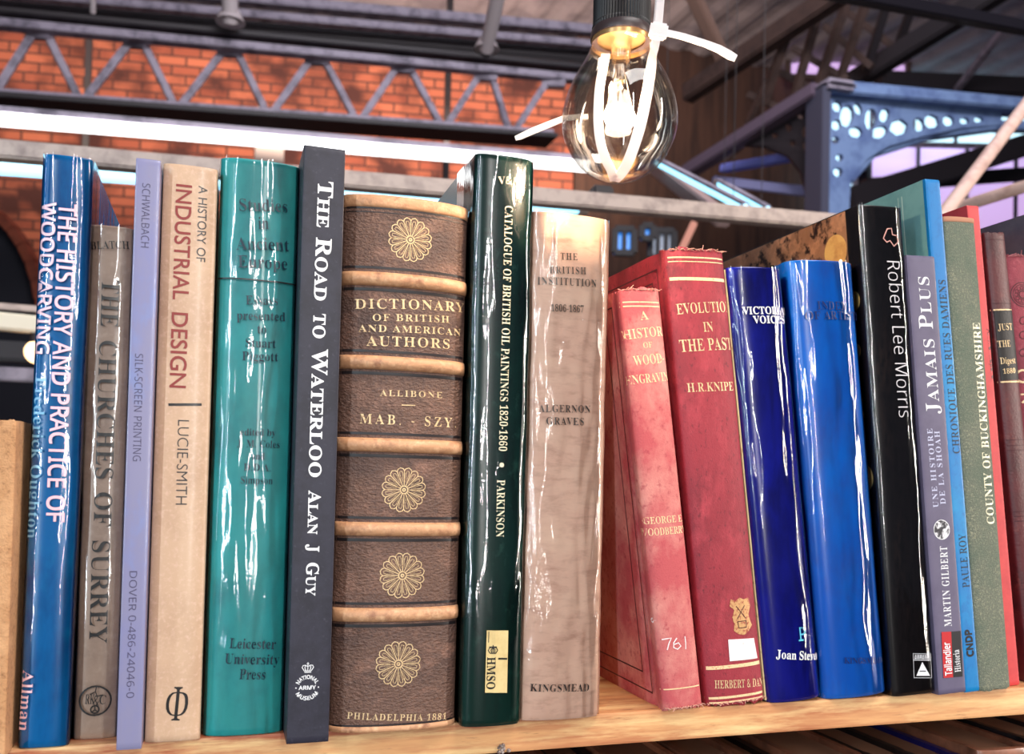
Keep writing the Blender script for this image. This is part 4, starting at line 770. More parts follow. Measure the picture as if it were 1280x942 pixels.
buff = mat('buff_paper_jacket', (228, 188, 166), 0.5, bump=[(200, 0.25, 0.0006)], var=[(160, (200, 156, 136), 0.48, 0.68), (30, (238, 204, 180), 0.45, 0.7)], stretch=(0.5, 1, 1.4))
b = Book('broad buff paper-jacketed book with small black capitals, right of the dark green book', 0.1342, -0.0062, 0.0396, 0.2380, D=0.18, b=0.0055, n=2.8, cover=buff, hinge=0.0008, seed=11, film=(0.00042, 120, 17, 11))
b.text([('THE', 'S', (699.5, 325), (721, 326), 8.5, {'track': 0.15}), ('BRITISH', 'S', (686, 342), (731.5, 343.5), 8.5, {'track': 0.15}), ('INSTITUTION', 'S', (670.5, 356), (744.5, 359.5), 9, {'track': 0.12}), ('1806-1867', 'S', (687, 389.5), (729, 391), 8.5)], 'title_lettering', INK)
b.text([('ALGERNON', 'S', (672.5, 515), (737, 516), 9, {'track': 0.1}), ('GRAVES', 'S', (681, 530.5), (729, 531.5), 9, {'track': 0.1})], 'author_lettering', INK)
b.text([('KINGSMEAD', 'S', (661, 862.5), (735.5, 862.5), 9, {'track': 0.08})], 'publisher_lettering', INK)
b.wrapper(film_soft)

def frame_lines(b, side, m, y0, y1, z0, z1, name='panel_lines', insets=(0.0, 0.004)):
    """tooled frame lines on a board"""
    bm = bmesh.new(); x = side * (b.w / 2 + 0.0001)
    for ins in insets:
        a, c, lo, hi = y0 + ins, y1 - ins, z0 + ins, z1 - ins; wd = 0.0007
        for (ya, yb, za, zb) in ((a, c, lo, lo + wd), (a, c, hi - wd, hi), (a, a + wd, lo, hi), (c - wd, c, lo, hi)):
            vs = [bm.verts.new((x, y, z)) for y, z in ((ya, za), (yb, za), (yb, zb), (ya, zb))]; bm.faces.new(vs)
    return b.add(name, bm, m, fix=False)
DKRED = mat('dark_tooling', (70, 14, 22), 0.5)
red1 = mat('faded_red_cloth', (194, 84, 88), 0.72, bump=[(1500, 0.5, 0.0004)], var=[(26, (222, 146, 134), 0.42, 0.62), (300, (168, 54, 66), 0.55, 0.75)], stretch=(1, 1, 0.8))
b = Book('smaller faded red cloth book with frayed cap and chalked number, leaning after the gap', 0.2091, -0.004, 0.0216, 0.2070, D=0.15, lean=-8.0, b=0.0035, n=2.5, cover=red1, fray=0.0016, hinge=0.0012, seed=12)
b.text([('A', 'S', (801, 400), (811, 399), 11), ('HISTORY', 'S', (779, 425), (836, 419), 12), ('OF', 'S', (804, 435), (816, 434), 7), ('WOOD-', 'S', (793, 457), (831, 453), 12), ('ENGRAVING', 'S', (783, 481), (843, 475), 11)], 'title_lettering', GOLD2)
b.text([('GEORGE E.', 'S', (804, 655), (854, 651), 8.5), ('WOODBERRY', 'S', (801, 670), (857, 665), 9)], 'author_lettering', GOLD2)
def pw(*pts): return [b.loc(*p) for p in pts]
CH = mat('white_chalk', (246, 226, 224), 0.9)
b.strokes([(pw((827, 799), (833, 798), (839, 797), (836, 804), (834, 812)), .0006, False), (pw((846, 797), (842, 803), (842, 809), (847, 811), (851, 807), (848, 803), (843, 805)), .0006, False), (pw((856, 795), (857, 803), (857, 811)), .0005, False),
           (pw((813, 776), (816, 773), (819, 775), (817, 778), (814, 777)), .0008, False)], 'chalk_number', CH)
for z in (b.H - 0.0085, b.H - 0.0065, 0.0105): b.strokes([([(-b.w / 2 + b.w * i / 20, z) for i in range(21)], 0.0006, False)], 'gilt_rule', GOLD2)
frame_lines(b, -1, DKRED, 0.012, 0.146, 0.006, 0.200, insets=(0.0, 0.009))
def fringe(b, m, zs, n=22, ln=0.004):
    bm = bmesh.new(); rnd = random.Random(b.seed)
    for z, sgn in zs:
        for i in range(n):
            x = -b.w / 2 + b.w * (i + rnd.random()) / n; y = b.sy(x * .98)
            p = Vector((x, y - 0.0002, z)); d = Vector((rnd.uniform(-.8, .8), -rnd.uniform(0, .5), sgn * rnd.uniform(.1, .7))).normalized()
            q = p + d * ln * rnd.uniform(.3, 1); tube(bm, p, (p + q) / 2 + Vector((0, 0, .0002)), .00025, 5); tube(bm, (p + q) / 2 + Vector((0, 0, .0002)), q + Vector((rnd.uniform(-.0006, .0006), 0, 0)), .0002, 5)
    return b.add('frayed_threads', bm, m)
THR = mat('frayed_thread', (206, 150, 132), 0.8)
fringe(b, THR, ((0.0012, -0.4), (b.H - 0.0006, 0.3)), 20, 0.003)

red2 = mat('rubbed_red_cloth', (156, 40, 54), 0.62, coat=0.1, coat_rough=0.35, bump=[(1300, 0.5, 0.0004), (180, 0.2, 0.0006)], var=[(14, (120, 24, 38), 0.46, 0.66), (60, (184, 60, 72), 0.5, 0.7), (420, (92, 18, 32), 0.56, 0.74)], stretch=(1.5, 1, 0.7))
b = Book('larger dark red cloth book with gilt title, small shield and blank white label', 0.2348, -0.002, 0.0336, 0.2296, D=0.17, lean=-7.3, b=0.005, n=2.4, cover=red2, fray=0.0018, hinge=0.0014, seed=13)
b.text([('EVOLUTION', 'S', (846, 393), (914, 390), 13), ('IN', 'S', (879.5, 414.5), (892, 414), 12), ('THE PAST', 'S', (850, 440), (915, 437), 15)], 'title_lettering', GOLD)
b.text([('H.R.KNIPE', 'S', (859, 490), (917, 488), 11)], 'author_lettering', GOLD)
b.text([('HERBERT & DANIEL', 'S', (893, 860), (965, 855), 10)], 'publisher_lettering', GOLD)
for py, wd in ((324, .0007), (350, .0016), (834, .0018), (872, .0012), (878, .0009), (329, .0004)):
    z = b.loc(900, py).y
    b.strokes([([(-b.w / 2 + b.w * i / 24, z) for i in range(25)], wd, False)], 'gilt_rule', GOLD2)
SH = [(-.42, .5), (-.2, .44), (0, .52), (.2, .46), (.42, .5), (.5, .28), (.36, .05), (.42, -.12), (.5, -.26), (.28, -.42), (.06, -.5), (-.2, -.46), (-.4, -.36), (-.36, -.18), (-.42, .0), (-.3, .2), (-.5, .32)]
c = b.loc(926.5, 770.5); hw, hh = b.mm(926.5, 770.5, 31), b.mm(926.5, 770.5, 46)
bm = bmesh.new(); vs = [bm.verts.new((c.x + x * hw, c.y + y * hh, 0)) for x, y in SH]; bm.faces.new(vs)
sh_ = b.add('shield_stamp', b.bend(bm), mat('gilt_stamp', (214, 164, 110), 0.5, metal=.2, var=(700, (168, 84, 66), 0.5, 0.62)), fix=False)
b.strokes([([(c.x + x * hw, c.y + y * hh) for x, y in P], hh * .022, cl) for P, cl in (([(-.2, .3), (.2, -.05)], 0), ([(.2, .3), (-.2, -.05)], 0), ([(-.2, -.12), (.22, -.12)], 0), ([(-.16, -.3), (.2, -.3)], 0), ([(-.2, -.12), (-.16, -.3)], 0), ([(.22, -.12), (.2, -.3)], 0))], 'shield_lines', DKRED, off=0.0002, parent=sh_)
b.patch([(912, 826), (946.5, 822), (942, 797), (910, 799)], 'paper_label', mat('white_sticker', (246, 236, 232), 0.6, var=(420, (222, 190, 186), 0.6, 0.75)))
frame_lines(b, -1, DKRED, 0.012, 0.166, 0.006, 0.222, insets=(0.0, 0.006))
fringe(b, THR, ((0.0015, -0.4), (b.H - 0.0006, 0.3)), 28, 0.0035)

navy = mat('navy_jacket', (26, 30, 150), 0.22, var=[(20, (16, 16, 104), 0.42, 0.62), (9, (20, 36, 200), 0.5, 0.68)], stretch=(1.4, 1, 0.5))
b = Book('dark blue glossy jacketed book with small white title, left of the brighter blue book', 0.2707, -0.003, 0.0315, 0.2240, D=0.16, lean=-7.5, b=0.006, n=2.2, cover=navy, hinge=0.001, seed=14, film=(0.00041, 120, 9, 14))
b.text([('VICTORIAN', 'S', (926, 393.5), (984, 394.5), 9, {'weight': .02}), ('VOICES', 'S', (940, 404.5), (979, 405), 9, {'weight': .02})], 'title_lettering', WHITE)
b.text([('Joan Stevens', 'S', (968, 821.5), (1026, 823), 10.5, {'weight': .02})], 'author_lettering', WHITE)
c = b.loc(1001, 791); h = b.mm(1001, 791, 16)
b.strokes([([(c.x + x * h, c.y + y * h) for x, y in P], .12 * h, cl) for P, cl in (([(-.2, -.5), (-.2, .5), (.2, .4), (.3, .15), (.1, -.05), (-.2, -.05)], False), ([(-.4, -.5), (.05, -.5)], False))], 'publisher_mark', mat('cyan_ink', (90, 190, 226), 0.4))
PC = mat('yellowed_paper', (232, 206, 150), 0.7, var=(300, (190, 140, 90), 0.55, 0.7))
bm = bmesh.new(); box(bm, (-b.w / 2 - 0.0011, b.b - 0.001, 0.001), (-b.w / 2 - 0.0002, b.b + 0.075, b.H - 0.0008), 0.0002)
b.add('jacket_flap', bm, PC)
b.wrapper(film)

azure = mat('azure_jacket', (24, 104, 204), 0.26, var=[(16, (56, 92, 178), 0.45, 0.62), (9, (0, 132, 232), 0.45, 0.62)], stretch=(1.2, 1, 0.5))
b = Book('broad azure blue glossy book with faint dark lettering, right of the darker blue one', 0.3047, -0.003, 0.0405, 0.2310, D=0.18, lean=-6.6, b=0.0075, n=2.2, cover=azure, hinge=0.001, seed=15, film=(0.00041, 115, 9, 15))
DB = mat('dim_navy_ink', (12, 34, 92), 0.35, coat=0.3, coat_rough=0.08)
b.text([('INDEX', 'S', (1020, 387), (1056, 388), 10, {'track': .08}), ('OF ARTISTS', 'S', (1004, 400), (1071, 401.5), 10)], 'title_lettering', DB)
b.text([('KINGSMEAD', 'S', (1053, 828), (1101, 827), 7)], 'publisher_lettering', DB)
b.wrapper(film)

onyx = mat('black_jacket', (28, 22, 24), 0.3, var=[(30, (52, 38, 34), 0.5, 0.7), (300, (20, 16, 18), 0.45, 0.6)], stretch=(1.3, 1, .4))
b = Book('tall glossy black jacketed book with gold discs on its left cover and thin white title', 0.3459, -0.004, 0.0278, 0.2640, D=0.23, lean=-6.0, b=0.0035, n=3, cover=onyx, seed=16, film=(0.00026, 130, 8, 16))
b.text([('Robert Lee Morris', 'N', (1106, 324), (1121.5, 523), 16, {'weight': -0.022})], 'title_lettering', mat('silver_ink', (206, 200, 204), 0.45))
k = b.loc(1111, 297); h = b.mm(1111, 297, 22)
b.strokes([([(k.x + x * h, k.y + y * h) for x, y in ((-.4, .1), (-.2, .45), (.1, .5), (.15, .15), (.45, .1), (.5, -.25), (.2, -.5), (-.05, -.2), (-.3, -.3), (-.5, -.1))], .07 * h, True)], 'clover_emblem', mat('rose_foil', (210, 150, 140), 0.35))
LG = mat('logo_white', (226, 226, 232), 0.45)
def q4(x0, y0, x1, y1, lean=4): return [b.loc(x0 + lean * .3, y1), b.loc(x1, y1), b.loc(x1 - lean * .3, y0), b.loc(x0, y0)]
b.strokes([(q4(1139, 816, 1162, 846), .0003, True), ([b.loc(1139.5, 824), b.loc(1161, 824)], .0003, False)], 'publisher_frame', LG)
bm = bmesh.new(); bm.faces.new([bm.verts.new((*b.loc(*p), 0)) for p in ((1143, 843.5), (1160, 843.5), (1150.5, 826.5))]); b.add('publisher_triangle', b.bend(bm), LG, fix=False)
bm = bmesh.new(); bm.faces.new([bm.verts.new((*b.loc(*p), 0)) for p in ((1147, 837.2), (1155, 837.2), (1155, 838.4), (1147, 838.4))]); b.add('triangle_bar', b.bend(bm, .0002), INK, fix=False)
b.text([('ABRAMS', 'N', (1140.5, 822.5), (1160, 822.5), 5, {'weight': .03})], 'publisher_lettering', LG)
# left cover print: crumpled gold foil and discs, plus a painted bulb glint
foil = mat('gold_foil_print', (196, 146, 112), 0.3, coat=0.6, coat_rough=0.1, bump=[(70, 0.8, 0.003)], var=[(70, (232, 176, 138), 0.46, 0.6), (120, (60, 36, 30), 0.52, 0.62)])
bm = bmesh.new()
vs = [bm.verts.new((-b.w / 2 - 0.00015, y, z)) for y, z in ((0.012, 0.19), (0.215, 0.19), (0.215, 0.2635), (0.012, 0.2635))]; bm.faces.new(vs); b.add('foil_print', bm, foil, fix=False)
disc = mat('disc_print_and_glint', (255, 216, 140), 0.3, coat=0.4, var=(60, (214, 140, 80), 0.5, 0.75))
for (y, z, r) in ((0.014, 0.152, 0.006), (0.013, 0.118, 0.0085), (0.012, 0.187, 0.005), (0.08, 0.232, 0.016), (0.011, 0.214, 0.006), (0.022, 0.2435, 0.0095)):  # last entry: bulb's bright reflection painted in as a pale gold disc
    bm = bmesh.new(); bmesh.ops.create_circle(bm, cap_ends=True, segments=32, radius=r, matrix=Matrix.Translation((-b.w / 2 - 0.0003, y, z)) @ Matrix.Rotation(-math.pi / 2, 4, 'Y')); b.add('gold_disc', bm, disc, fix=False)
b.wrapper(film, reach=0.2)

slate = mat('slate_card', (98, 90, 116), 0.45, coat=0.1, var=[(40, (86, 78, 104), 0.45, 0.65)])
b = Book('grey-violet paperback with white upward title, round portrait and red and black label', 0.3742, -0.005, 0.0186, 0.2395, D=0.16, lean=-6.2, b=0.0006, n=6, t=0.0005, cover=slate, page_inset=0.0005, seed=17)
b.text([('Jamais Plus', 'S', (1175, 517), (1160.5, 344.5), 17, {'small_caps': True, 'track': .05})], 'title_lettering', WHITE)
b.text([('UNE HISTOIRE', 'S', (1173, 634), (1165, 535), 6.5, {'track': .2}), ('DE LA SHOAH', 'S', (1182, 630), (1174, 538), 6.5, {'track': .2})], 'subtitle_lettering', PALE if False else mat('pale_lilac_ink', (200, 200, 226), .5))
b.text([('MARTIN GILBERT', 'S', (1189.5, 782.5), (1183.5, 682), 9, {'track': .1})], 'author_lettering', WHITE)
c = b.loc(1177, 661.7); r = b.mm(1177, 661.7, 12)
bm = bmesh.new(); bm.faces.new([bm.verts.new((c.x + x, c.y + y, 0)) for x, y in [(r * math.cos(a * math.pi / 16), r * math.sin(a * math.pi / 16)) for a in range(32)]])
pr_ = b.add('portrait_roundel', b.bend(bm), mat('portrait_print', (44, 42, 50), .5, var=(260, (226, 222, 226), .48, .56)), fix=False)
b.strokes([(b.ring_pts(c, r), r * .09, True)], 'roundel_ring', WHITE, parent=pr_)
b.patch([(1179, 847), (1191, 846), (1188.5, 789), (1176.5, 789.5)], 'red_label', mat('red_print', (196, 24, 34), .5), th=False)
b.patch([(1191, 846), (1203, 845), (1200.5, 788), (1188.5, 789)], 'black_label', mat('black_print', (20, 18, 26), .5), th=False)
b.text([('Tallandier', 'H' if False else 'N', (1189.5, 843), (1186.5, 802), 8.5, {'weight': .04}), ('Historia', 'S', (1200.5, 839), (1198, 811), 7.5)], 'label_lettering', WHITE, off=.0004)

cyan = mat('cyan_blue_card', (0, 118, 186), 0.4, coat=.15, var=[(7, (0, 156, 206), 0.45, 0.6), (200, (0, 100, 166), 0.5, 0.75)], stretch=(1, 1, .8))
b = Book('tall thin cyan blue book with a pale grey-green upper cover, behind the grey-violet paperback', 0.3940, -0.0035, 0.0098, 0.2835, D=0.20, lean=-6.6, b=0.0006, n=6, t=0.0006, cover=cyan, page_inset=0.0006, seed=18)
b.text([('CHRONIQUE DES RUES DAMIENS', 'S', (1200, 567), (1181.5, 349), 8.5, {'track': .04})], 'title_lettering', NAVY)
b.text([('PAULE ROY', 'S', (1212, 734), (1206.5, 667), 8.5)], 'author_lettering', NAVY)
b.text([('CNDP', 'N', (1217, 820), (1214, 786), 8, {'weight': .09})], 'publisher_lettering', INK)
pg = mat('grey_green_print', (120, 166, 166), .45, var=(60, (104, 150, 152), .45, .65))
bm = bmesh.new(); vs = [bm.verts.new((-b.w / 2 - .0002, y, z)) for y, z in ((0.002, 0.238), (0.199, 0.238), (0.199, 0.2834), (0.002, 0.2834))]; bm.faces.new(vs); b.add('cover_print', bm, pg, fix=False)
bm = bmesh.new(); 
for y0, y1 in ((0.018, 0.0186), (0.021, 0.0214)):
    vs = [bm.verts.new((-b.w / 2 - .0003, y, z)) for y, z in ((y0, 0.244), (y1, 0.244), (y1, 0.279), (y0, 0.279))]; bm.faces.new(vs)
b.add('cover_rule', bm, mat('pale_print', (196, 214, 206), .5), fix=False)

sage = mat('sage_cloth', (112, 116, 100), 0.75, bump=[(1500, 0.9, 0.0008)], var=[(900, (164, 160, 132), 0.5, 0.68), (30, (96, 108, 92), 0.45, 0.65)])
b = Book('sage green coarse cloth book with worn gilt upward title', 0.4043, -0.004, 0.0226, 0.2640, D=0.17, lean=-6.6, b=0.003, n=2.6, cover=sage, fray=0.0007, seed=19)
b.text([('COUNTY OF BUCKINGHAMSHIRE', 'S', (1243, 655), (1224.5, 403), 9, {'track': .03, 'weight': .01})], 'title_lettering', CREAM)
band(b, b.H - 0.0012, 0.0014, 0.0004, mat('rubbed_tan', (188, 130, 100), .7), 'head_cap')

coral = mat('coral_card', (214, 66, 68), 0.5, var=(60, (190, 50, 58), .45, .7))
b = Book('very thin coral red book with black lettering, behind the sage cloth book', 0.4322, 0.004, 0.0084, 0.2755, D=0.18, lean=-7.2, b=0.0006, n=6, t=0.0008, cover=coral, page_inset=0.001, seed=20)
b.text([('Animal Regalia', 'N', (1233.5, 411), (1240, 474), 6.5, {'weight': .04})], 'title_lettering', INK)

umber = mat('umber_leather', (92, 34, 38), 0.5, coat=.15, coat_rough=.3, bump=[(700, .4, .0006)], var=[(18, (52, 22, 26), .45, .65), (80, (128, 62, 56), .55, .75)])
b = Book('narrow maroon leather book with gilt black label, second from the right edge', 0.4518, 0.006, 0.0152, 0.2630, D=0.15, lean=-8.3, b=0.003, n=2.3, cover=umber, fray=.0008, seed=21)
tl_ = b.patch([(1243, 476), (1273, 474), (1266, 388), (1239, 389)], 'title_label', mat('black_leather_label', (26, 20, 20), .5, bump=(700, .4, .0004)), th=False)
b.text([('JUST', 'S', (1247, 413), (1265, 412), 8), ('THE', 'S', (1247, 434), (1263, 433), 8), ('Digest', 'S', (1250, 455), (1269, 454), 8), ('1880', 'S', (1253, 467), (1269, 466), 6)], 'title_lettering', GOLD, off=.0004, parent=tl_)
for py in (301, 379, 387, 477, 550, 557, 563, 640, 646, 652, 730, 738): 
    z = b.loc(1258, py).y
    if 0.004 < z < b.H - .002: b.strokes([([(-b.w / 2 + b.w * i / 14, z) for i in range(15)], .0009 if py in (387, 477) else .0006, False)], 'gilt_rule' if py in (387, 477) else 'blind_rule', GOLD if py in (387, 477) else DKRED)

rose = mat('rose_cloth', (150, 52, 66), .65, bump=[(1200, .5, .0005)], var=[(40, (118, 40, 54), .45, .65), (300, (176, 80, 90), .52, .75)])
b = Book('rose red cloth book stamped with dark scrolls, cut off by the right edge', 0.4711, 0.008, 0.027, 0.2520, D=0.16, lean=-9.2, b=.0045, n=2.3, cover=rose, fray=.0014, seed=22)
c = b.loc(1278, 368); r = b.mm(1278, 368, 15)
S = [(b.ring_pts(c, r), .0005, True), (b.ring_pts(c, r * .82), .0004, True), (b.ring_pts(c, r * .3), .0006, True)]
for i in range(12):
    a = 2 * math.pi * i / 12; S.append((b.ring_pts((c.x + r * .56 * math.cos(a), c.y + r * .56 * math.sin(a)), r * .15, k=10), .0003, True))
for dy in (34, 52, 74):
    e = b.loc(1279, 368 + dy); S += [([(e.x + r * .5 * math.cos(t) * (1 - t / 8), e.y + r * .5 * math.sin(t) * (1 - t / 8)) for t in [i * .5 for i in range(14)]], .0005, False)]
b.strokes(S, 'stamped_scrolls', DKRED)
e = b.loc(1279, 470); b.strokes([(b.ring_pts((e.x, e.y), r * .5), .0012, True), ([(e.x - r * .5, e.y - r * 1.5), (e.x + r * .5, e.y - r * 1.5), (e.x - r * .3, e.y - r * 2.2)], .0012, False)], 'stamped_letters', GOLD2)
fringe(b, mat('pink_thread', (196, 120, 120), .8), ((b.H - .0006, .5),), 26, .004)

ash = mat('ash_gloss_card', (104, 96, 104), .3, coat=.3, var=(30, (84, 78, 88), .45, .65))
b = Book('tall grey glossy book at the far right, only its top cover edge showing', 0.5090, -0.002, 0.028, 0.2850, D=0.2, lean=-9.0, b=.001, n=5, cover=ash, seed=23)

# ------------------------------------------------------------------ books on the shelf below, their tops seen under the board's edge
dk = [('brown_low_cloth', (150, 92, 68)), ('black_low_cloth', (24, 20, 24)), ('tan_low_cloth', (196, 126, 92)), ('blue_low_cloth', (24, 26, 108))]
LM = {n: mat(n, c_, .45, coat=.3, coat_rough=.15, var=(40, tuple(int(v * .7) for v in c_), .45, .65)) for n, c_ in dk}
low = [(0.10, .035, 'tan_low_cloth', -.037, 'tan cloth book on the lower shelf under the pine board, leftmost of those'),
       (0.137, .03, 'brown_low_cloth', -.034, 'brown book on the lower shelf beneath the gap in the upper row'),
       (0.169, .028, 'black_low_cloth', -.038, 'black glossy book on the lower shelf beneath the small red book'),
       (0.199, .04, 'tan_low_cloth', -.036, 'tan glossy book on the lower shelf beneath the large dark red book'),
       (0.241, .034, 'brown_low_cloth', -.035, 'brown glossy book on the lower shelf beneath the dark blue book'),
       (0.277, .022, 'black_low_cloth', -.04, 'black thin book on the lower shelf beneath the azure book'),
       (0.301, .042, 'brown_low_cloth', -.036, 'wide brown book on the lower shelf beneath the glossy black book'),
       (0.345, .03, 'black_low_cloth', -.037, 'black book on the lower shelf beneath the grey-violet paperback'),
       (0.377, .034, 'blue_low_cloth', -.041, 'dark blue book on the lower shelf near the right edge'),
       (0.413, .04, 'brown_low_cloth', -.036, 'brown book on the lower shelf just right of the dark blue one'),
       (0.455, .036, 'black_low_cloth', -.034, 'black book on the lower shelf at the lower right corner'),
       (0.493, .04, 'brown_low_cloth', -.037, 'brown book at the far right end of the lower shelf')]
for i, (X, w, mn, zt, lab) in enumerate(low):
    b = Book(lab, X, 0.004 + .004 * (i % 3), w, zt + .3195, D=.232, b=.004, n=2.4, t=.004, cover=LM[mn], z0=-.3195, seed=40 + i, group='books on the lower shelf', hinge=.001,
             pages=mat('old_page_edges', (150, 104, 78), .8, bump=(900, .6), stretch=(8, 1, 1)))

# ------------------------------------------------------------------ the market hall behind
def brick_mat(name, c1, c2, mortar, scale):
    m = bpy.data.materials.new(name); m.use_nodes = True; nt = m.node_tree; p = nt.nodes['Principled BSDF']; N = nt.nodes.new; L = nt.links.new
    tc = N('ShaderNodeTexCoord'); bt = N('ShaderNodeTexBrick'); bt.inputs['Color1'].default_value = lin(c1); bt.inputs['Color2'].default_value = lin(c2); bt.inputs['Mortar'].default_value = lin(mortar)
    bt.inputs['Scale'].default_value = scale; bt.inputs['Mortar Size'].default_value = 0.012
    bt.inputs['Brick Width'].default_value = 0.30; bt.inputs['Row Height'].default_value = 0.105
    nz = N('ShaderNodeTexNoise'); nz.inputs['Scale'].default_value = 1.9; nz.inputs['Detail'].default_value = 5
    mx = N('ShaderNodeMix'); mx.data_type = 'RGBA'; mr = N('ShaderNodeMapRange'); mr.inputs['From Min'].default_value = .44; mr.inputs['From Max'].default_value = .62
    L(tc.outputs['UV'], bt.inputs['Vector']); L(tc.outputs['UV'], nz.inputs['Vector']); L(nz.outputs['Fac'], mr.inputs['Value']); L(mr.outputs[0], mx.inputs['Factor'])
    L(bt.outputs['Color'], mx.inputs['A']); mx.inputs['B'].default_value = lin((72, 36, 32)); L(mx.outputs['Result'], p.inputs['Base Color'])
    p.inputs['Roughness'].default_value = .9
    return m
BRICK = brick_mat('orange_brick', (184, 104, 78), (148, 76, 58), (84, 52, 46), 1.0)
STEEL = mat('lilac_grey_paint', (158, 148, 164), .55, var=(9, (84, 78, 92), .45, .7))
DARK = mat('dark_iron_paint', (44, 38, 42), .55)
BROWN = mat('brown_iron_paint', (82, 62, 56), .6, var=(12, (56, 42, 40), .45, .7))
GALV = mat('galvanised_steel', (186, 168, 160), .45, metal=.3, var=(30, (140, 124, 120), .45, .7))
BLUEP = mat('blue_grey_paint', (128, 152, 196), .4, var=(7, (96, 116, 164), .45, .65))
ZB = -1.1
def slab(name, pts_top, z0, th, m, back, uvs=True):
    """upright wall from plan points, z0 to their heights; back = direction of its thickness"""
    bm = bmesh.new(); uv = bm.loops.layers.uv.new('UVMap'); F = []; acc = 0
    for (a, c) in zip(pts_top, pts_top[1:]):
        a = Vector(a); c = Vector(c); l = math.hypot(c.x - a.x, c.y - a.y)
        vs = [bm.verts.new((a.x, a.y, z0)), bm.verts.new((c.x, c.y, z0)), bm.verts.new(c), bm.verts.new(a)]
        f = bm.faces.new(vs)
        for lp, q in zip(f.loops, ((acc, z0), (acc + l, z0), (acc + l, c.z), (acc, a.z))): lp[uv].uv = q
        acc += l; F.append(f)
    r = bmesh.ops.extrude_face_region(bm, geom=F)
    for v in [g for g in r['geom'] if isinstance(g, bmesh.types.BMVert)]: v.co += Vector(back) * th
    return obj(name, bm, m)
# walls, floor, roof
wl, wr = at(-260, -20, 9.2), at(720, 60, 10.4)
back_dir = Vector((wl.y - wr.y, wr.x - wl.x, 0)).normalized()
w = slab('wall_back', [wl, wr], ZB, .3, BRICK, back_dir); w['kind'] = 'structure'
wr2 = at(1015, 60, 11.5); BWALL = mat('brown_boards', (92, 62, 50), .8, var=[(3, (62, 42, 36), .4, .65)], stretch=(3, 3, .25))
w = slab('wall_right', [Vector((wr.x + .02, wr.y, wr.z + .2)), wr2], ZB, .3, BWALL, back_dir); w['kind'] = 'structure'
far = mat('far_dark_wall', (36, 30, 38), .9)
f0, f1 = at(960, 150, 15), at(2200, 150, 19)
w = slab('wall_far', [f0, f1], ZB, .3, far, back_dir); w['kind'] = 'structure'
bm = bmesh.new(); box(bm, (-9, -8, ZB - .1), (22, 22, ZB)); fl = obj('floor', bm, mat('hall_paving', (104, 96, 92), .8, var=(1.5, (84, 76, 74), .45, .65))); fl['kind'] = 'structure'
ROOF = mat('roof_sheeting', (140, 130, 138), .7, var=(2.5, (112, 104, 114), .45, .65))
bm = bmesh.new()                                     # corrugated sheets, ribs running towards the back wall
NX = 260; rows = []
for (yy, zz) in ((-1.0, 4.75), (19.0, 5.9)):
    rows.append([bm.verts.new((-6 + 24.0 * i / NX, yy, zz + (0.035 if i % 4 in (1, 2) else 0))) for i in range(NX + 1)])
for i in range(NX): bm.faces.new((rows[0][i], rows[0][i + 1], rows[1][i + 1], rows[1][i]))
r = bmesh.ops.extrude_face_region(bm, geom=bm.faces[:])
for v in [g for g in r['geom'] if isinstance(g, bmesh.types.BMVert)]: v.co.z += .05
rf = obj('ceiling', bm, ROOF); rf['kind'] = 'structure'

# lattice girder in front of the brick
def dist_on(x): return 6.0 + 1.25 * x / 700.0
g = thing('lattice_girder', 'long lilac-grey lattice girder with zigzag bars before the orange brick', 'girder', at(340, 150, dist_on(340)))
def gpart(name, parts, m, root, smooth=False):
    bm = bmesh.new(); o = root.location
    for fn in parts: fn(bm)
    for v in bm.verts: v.co -= o
    return obj(name, bm, m, root, smooth)
def ytop(x): return 30 + .0955 * (x)           # photo line of the top chord
def ybot(x): return 118 + .072 * x
def chord(fn, x0, x1, w, h, dy=0): return lambda bm: bar(bm, at(x0, fn(x0) + dy, dist_on(x0)), at(x1, fn(x1) + dy, dist_on(x1)), w, h)
gpart('top_chord', [chord(ytop, -160, 735, .10, .055, 0)], STEEL, g)
gpart('top_flange', [chord(ytop, -160, 735, .22, .03, -10)], DARK, g)
gpart('bottom_chord', [chord(ybot, -160, 690, .10, .05, 0)], STEEL, g)
gpart('bottom_flange', [chord(ybot, -160, 690, .26, .035, 8)], DARK, g)
tops = [-66, 50, 171, 288, 397, 504, 607, 692]; bots = [-10, 103, 222, 337, 448, 555, 640]
for i, bx in enumerate(bots):
    for tx, k in ((tops[i], 6), (tops[i + 1], -6)):
        gpart('diagonal_bar', [lambda bm, tx=tx, k=k, bx=bx: bar(bm, at(tx + k, ytop(tx) + 3, dist_on(tx)), at(bx - k * .8, ybot(bx) - 3, dist_on(bx)), .045, .05)], STEEL, g)
for tx in tops:
    gpart('gusset_plate', [lambda bm, tx=tx: bar(bm, at(tx - 15, ytop(tx) + 5, dist_on(tx)), at(tx + 15, ytop(tx) + 7, dist_on(tx)), .07, .09)], STEEL, g)
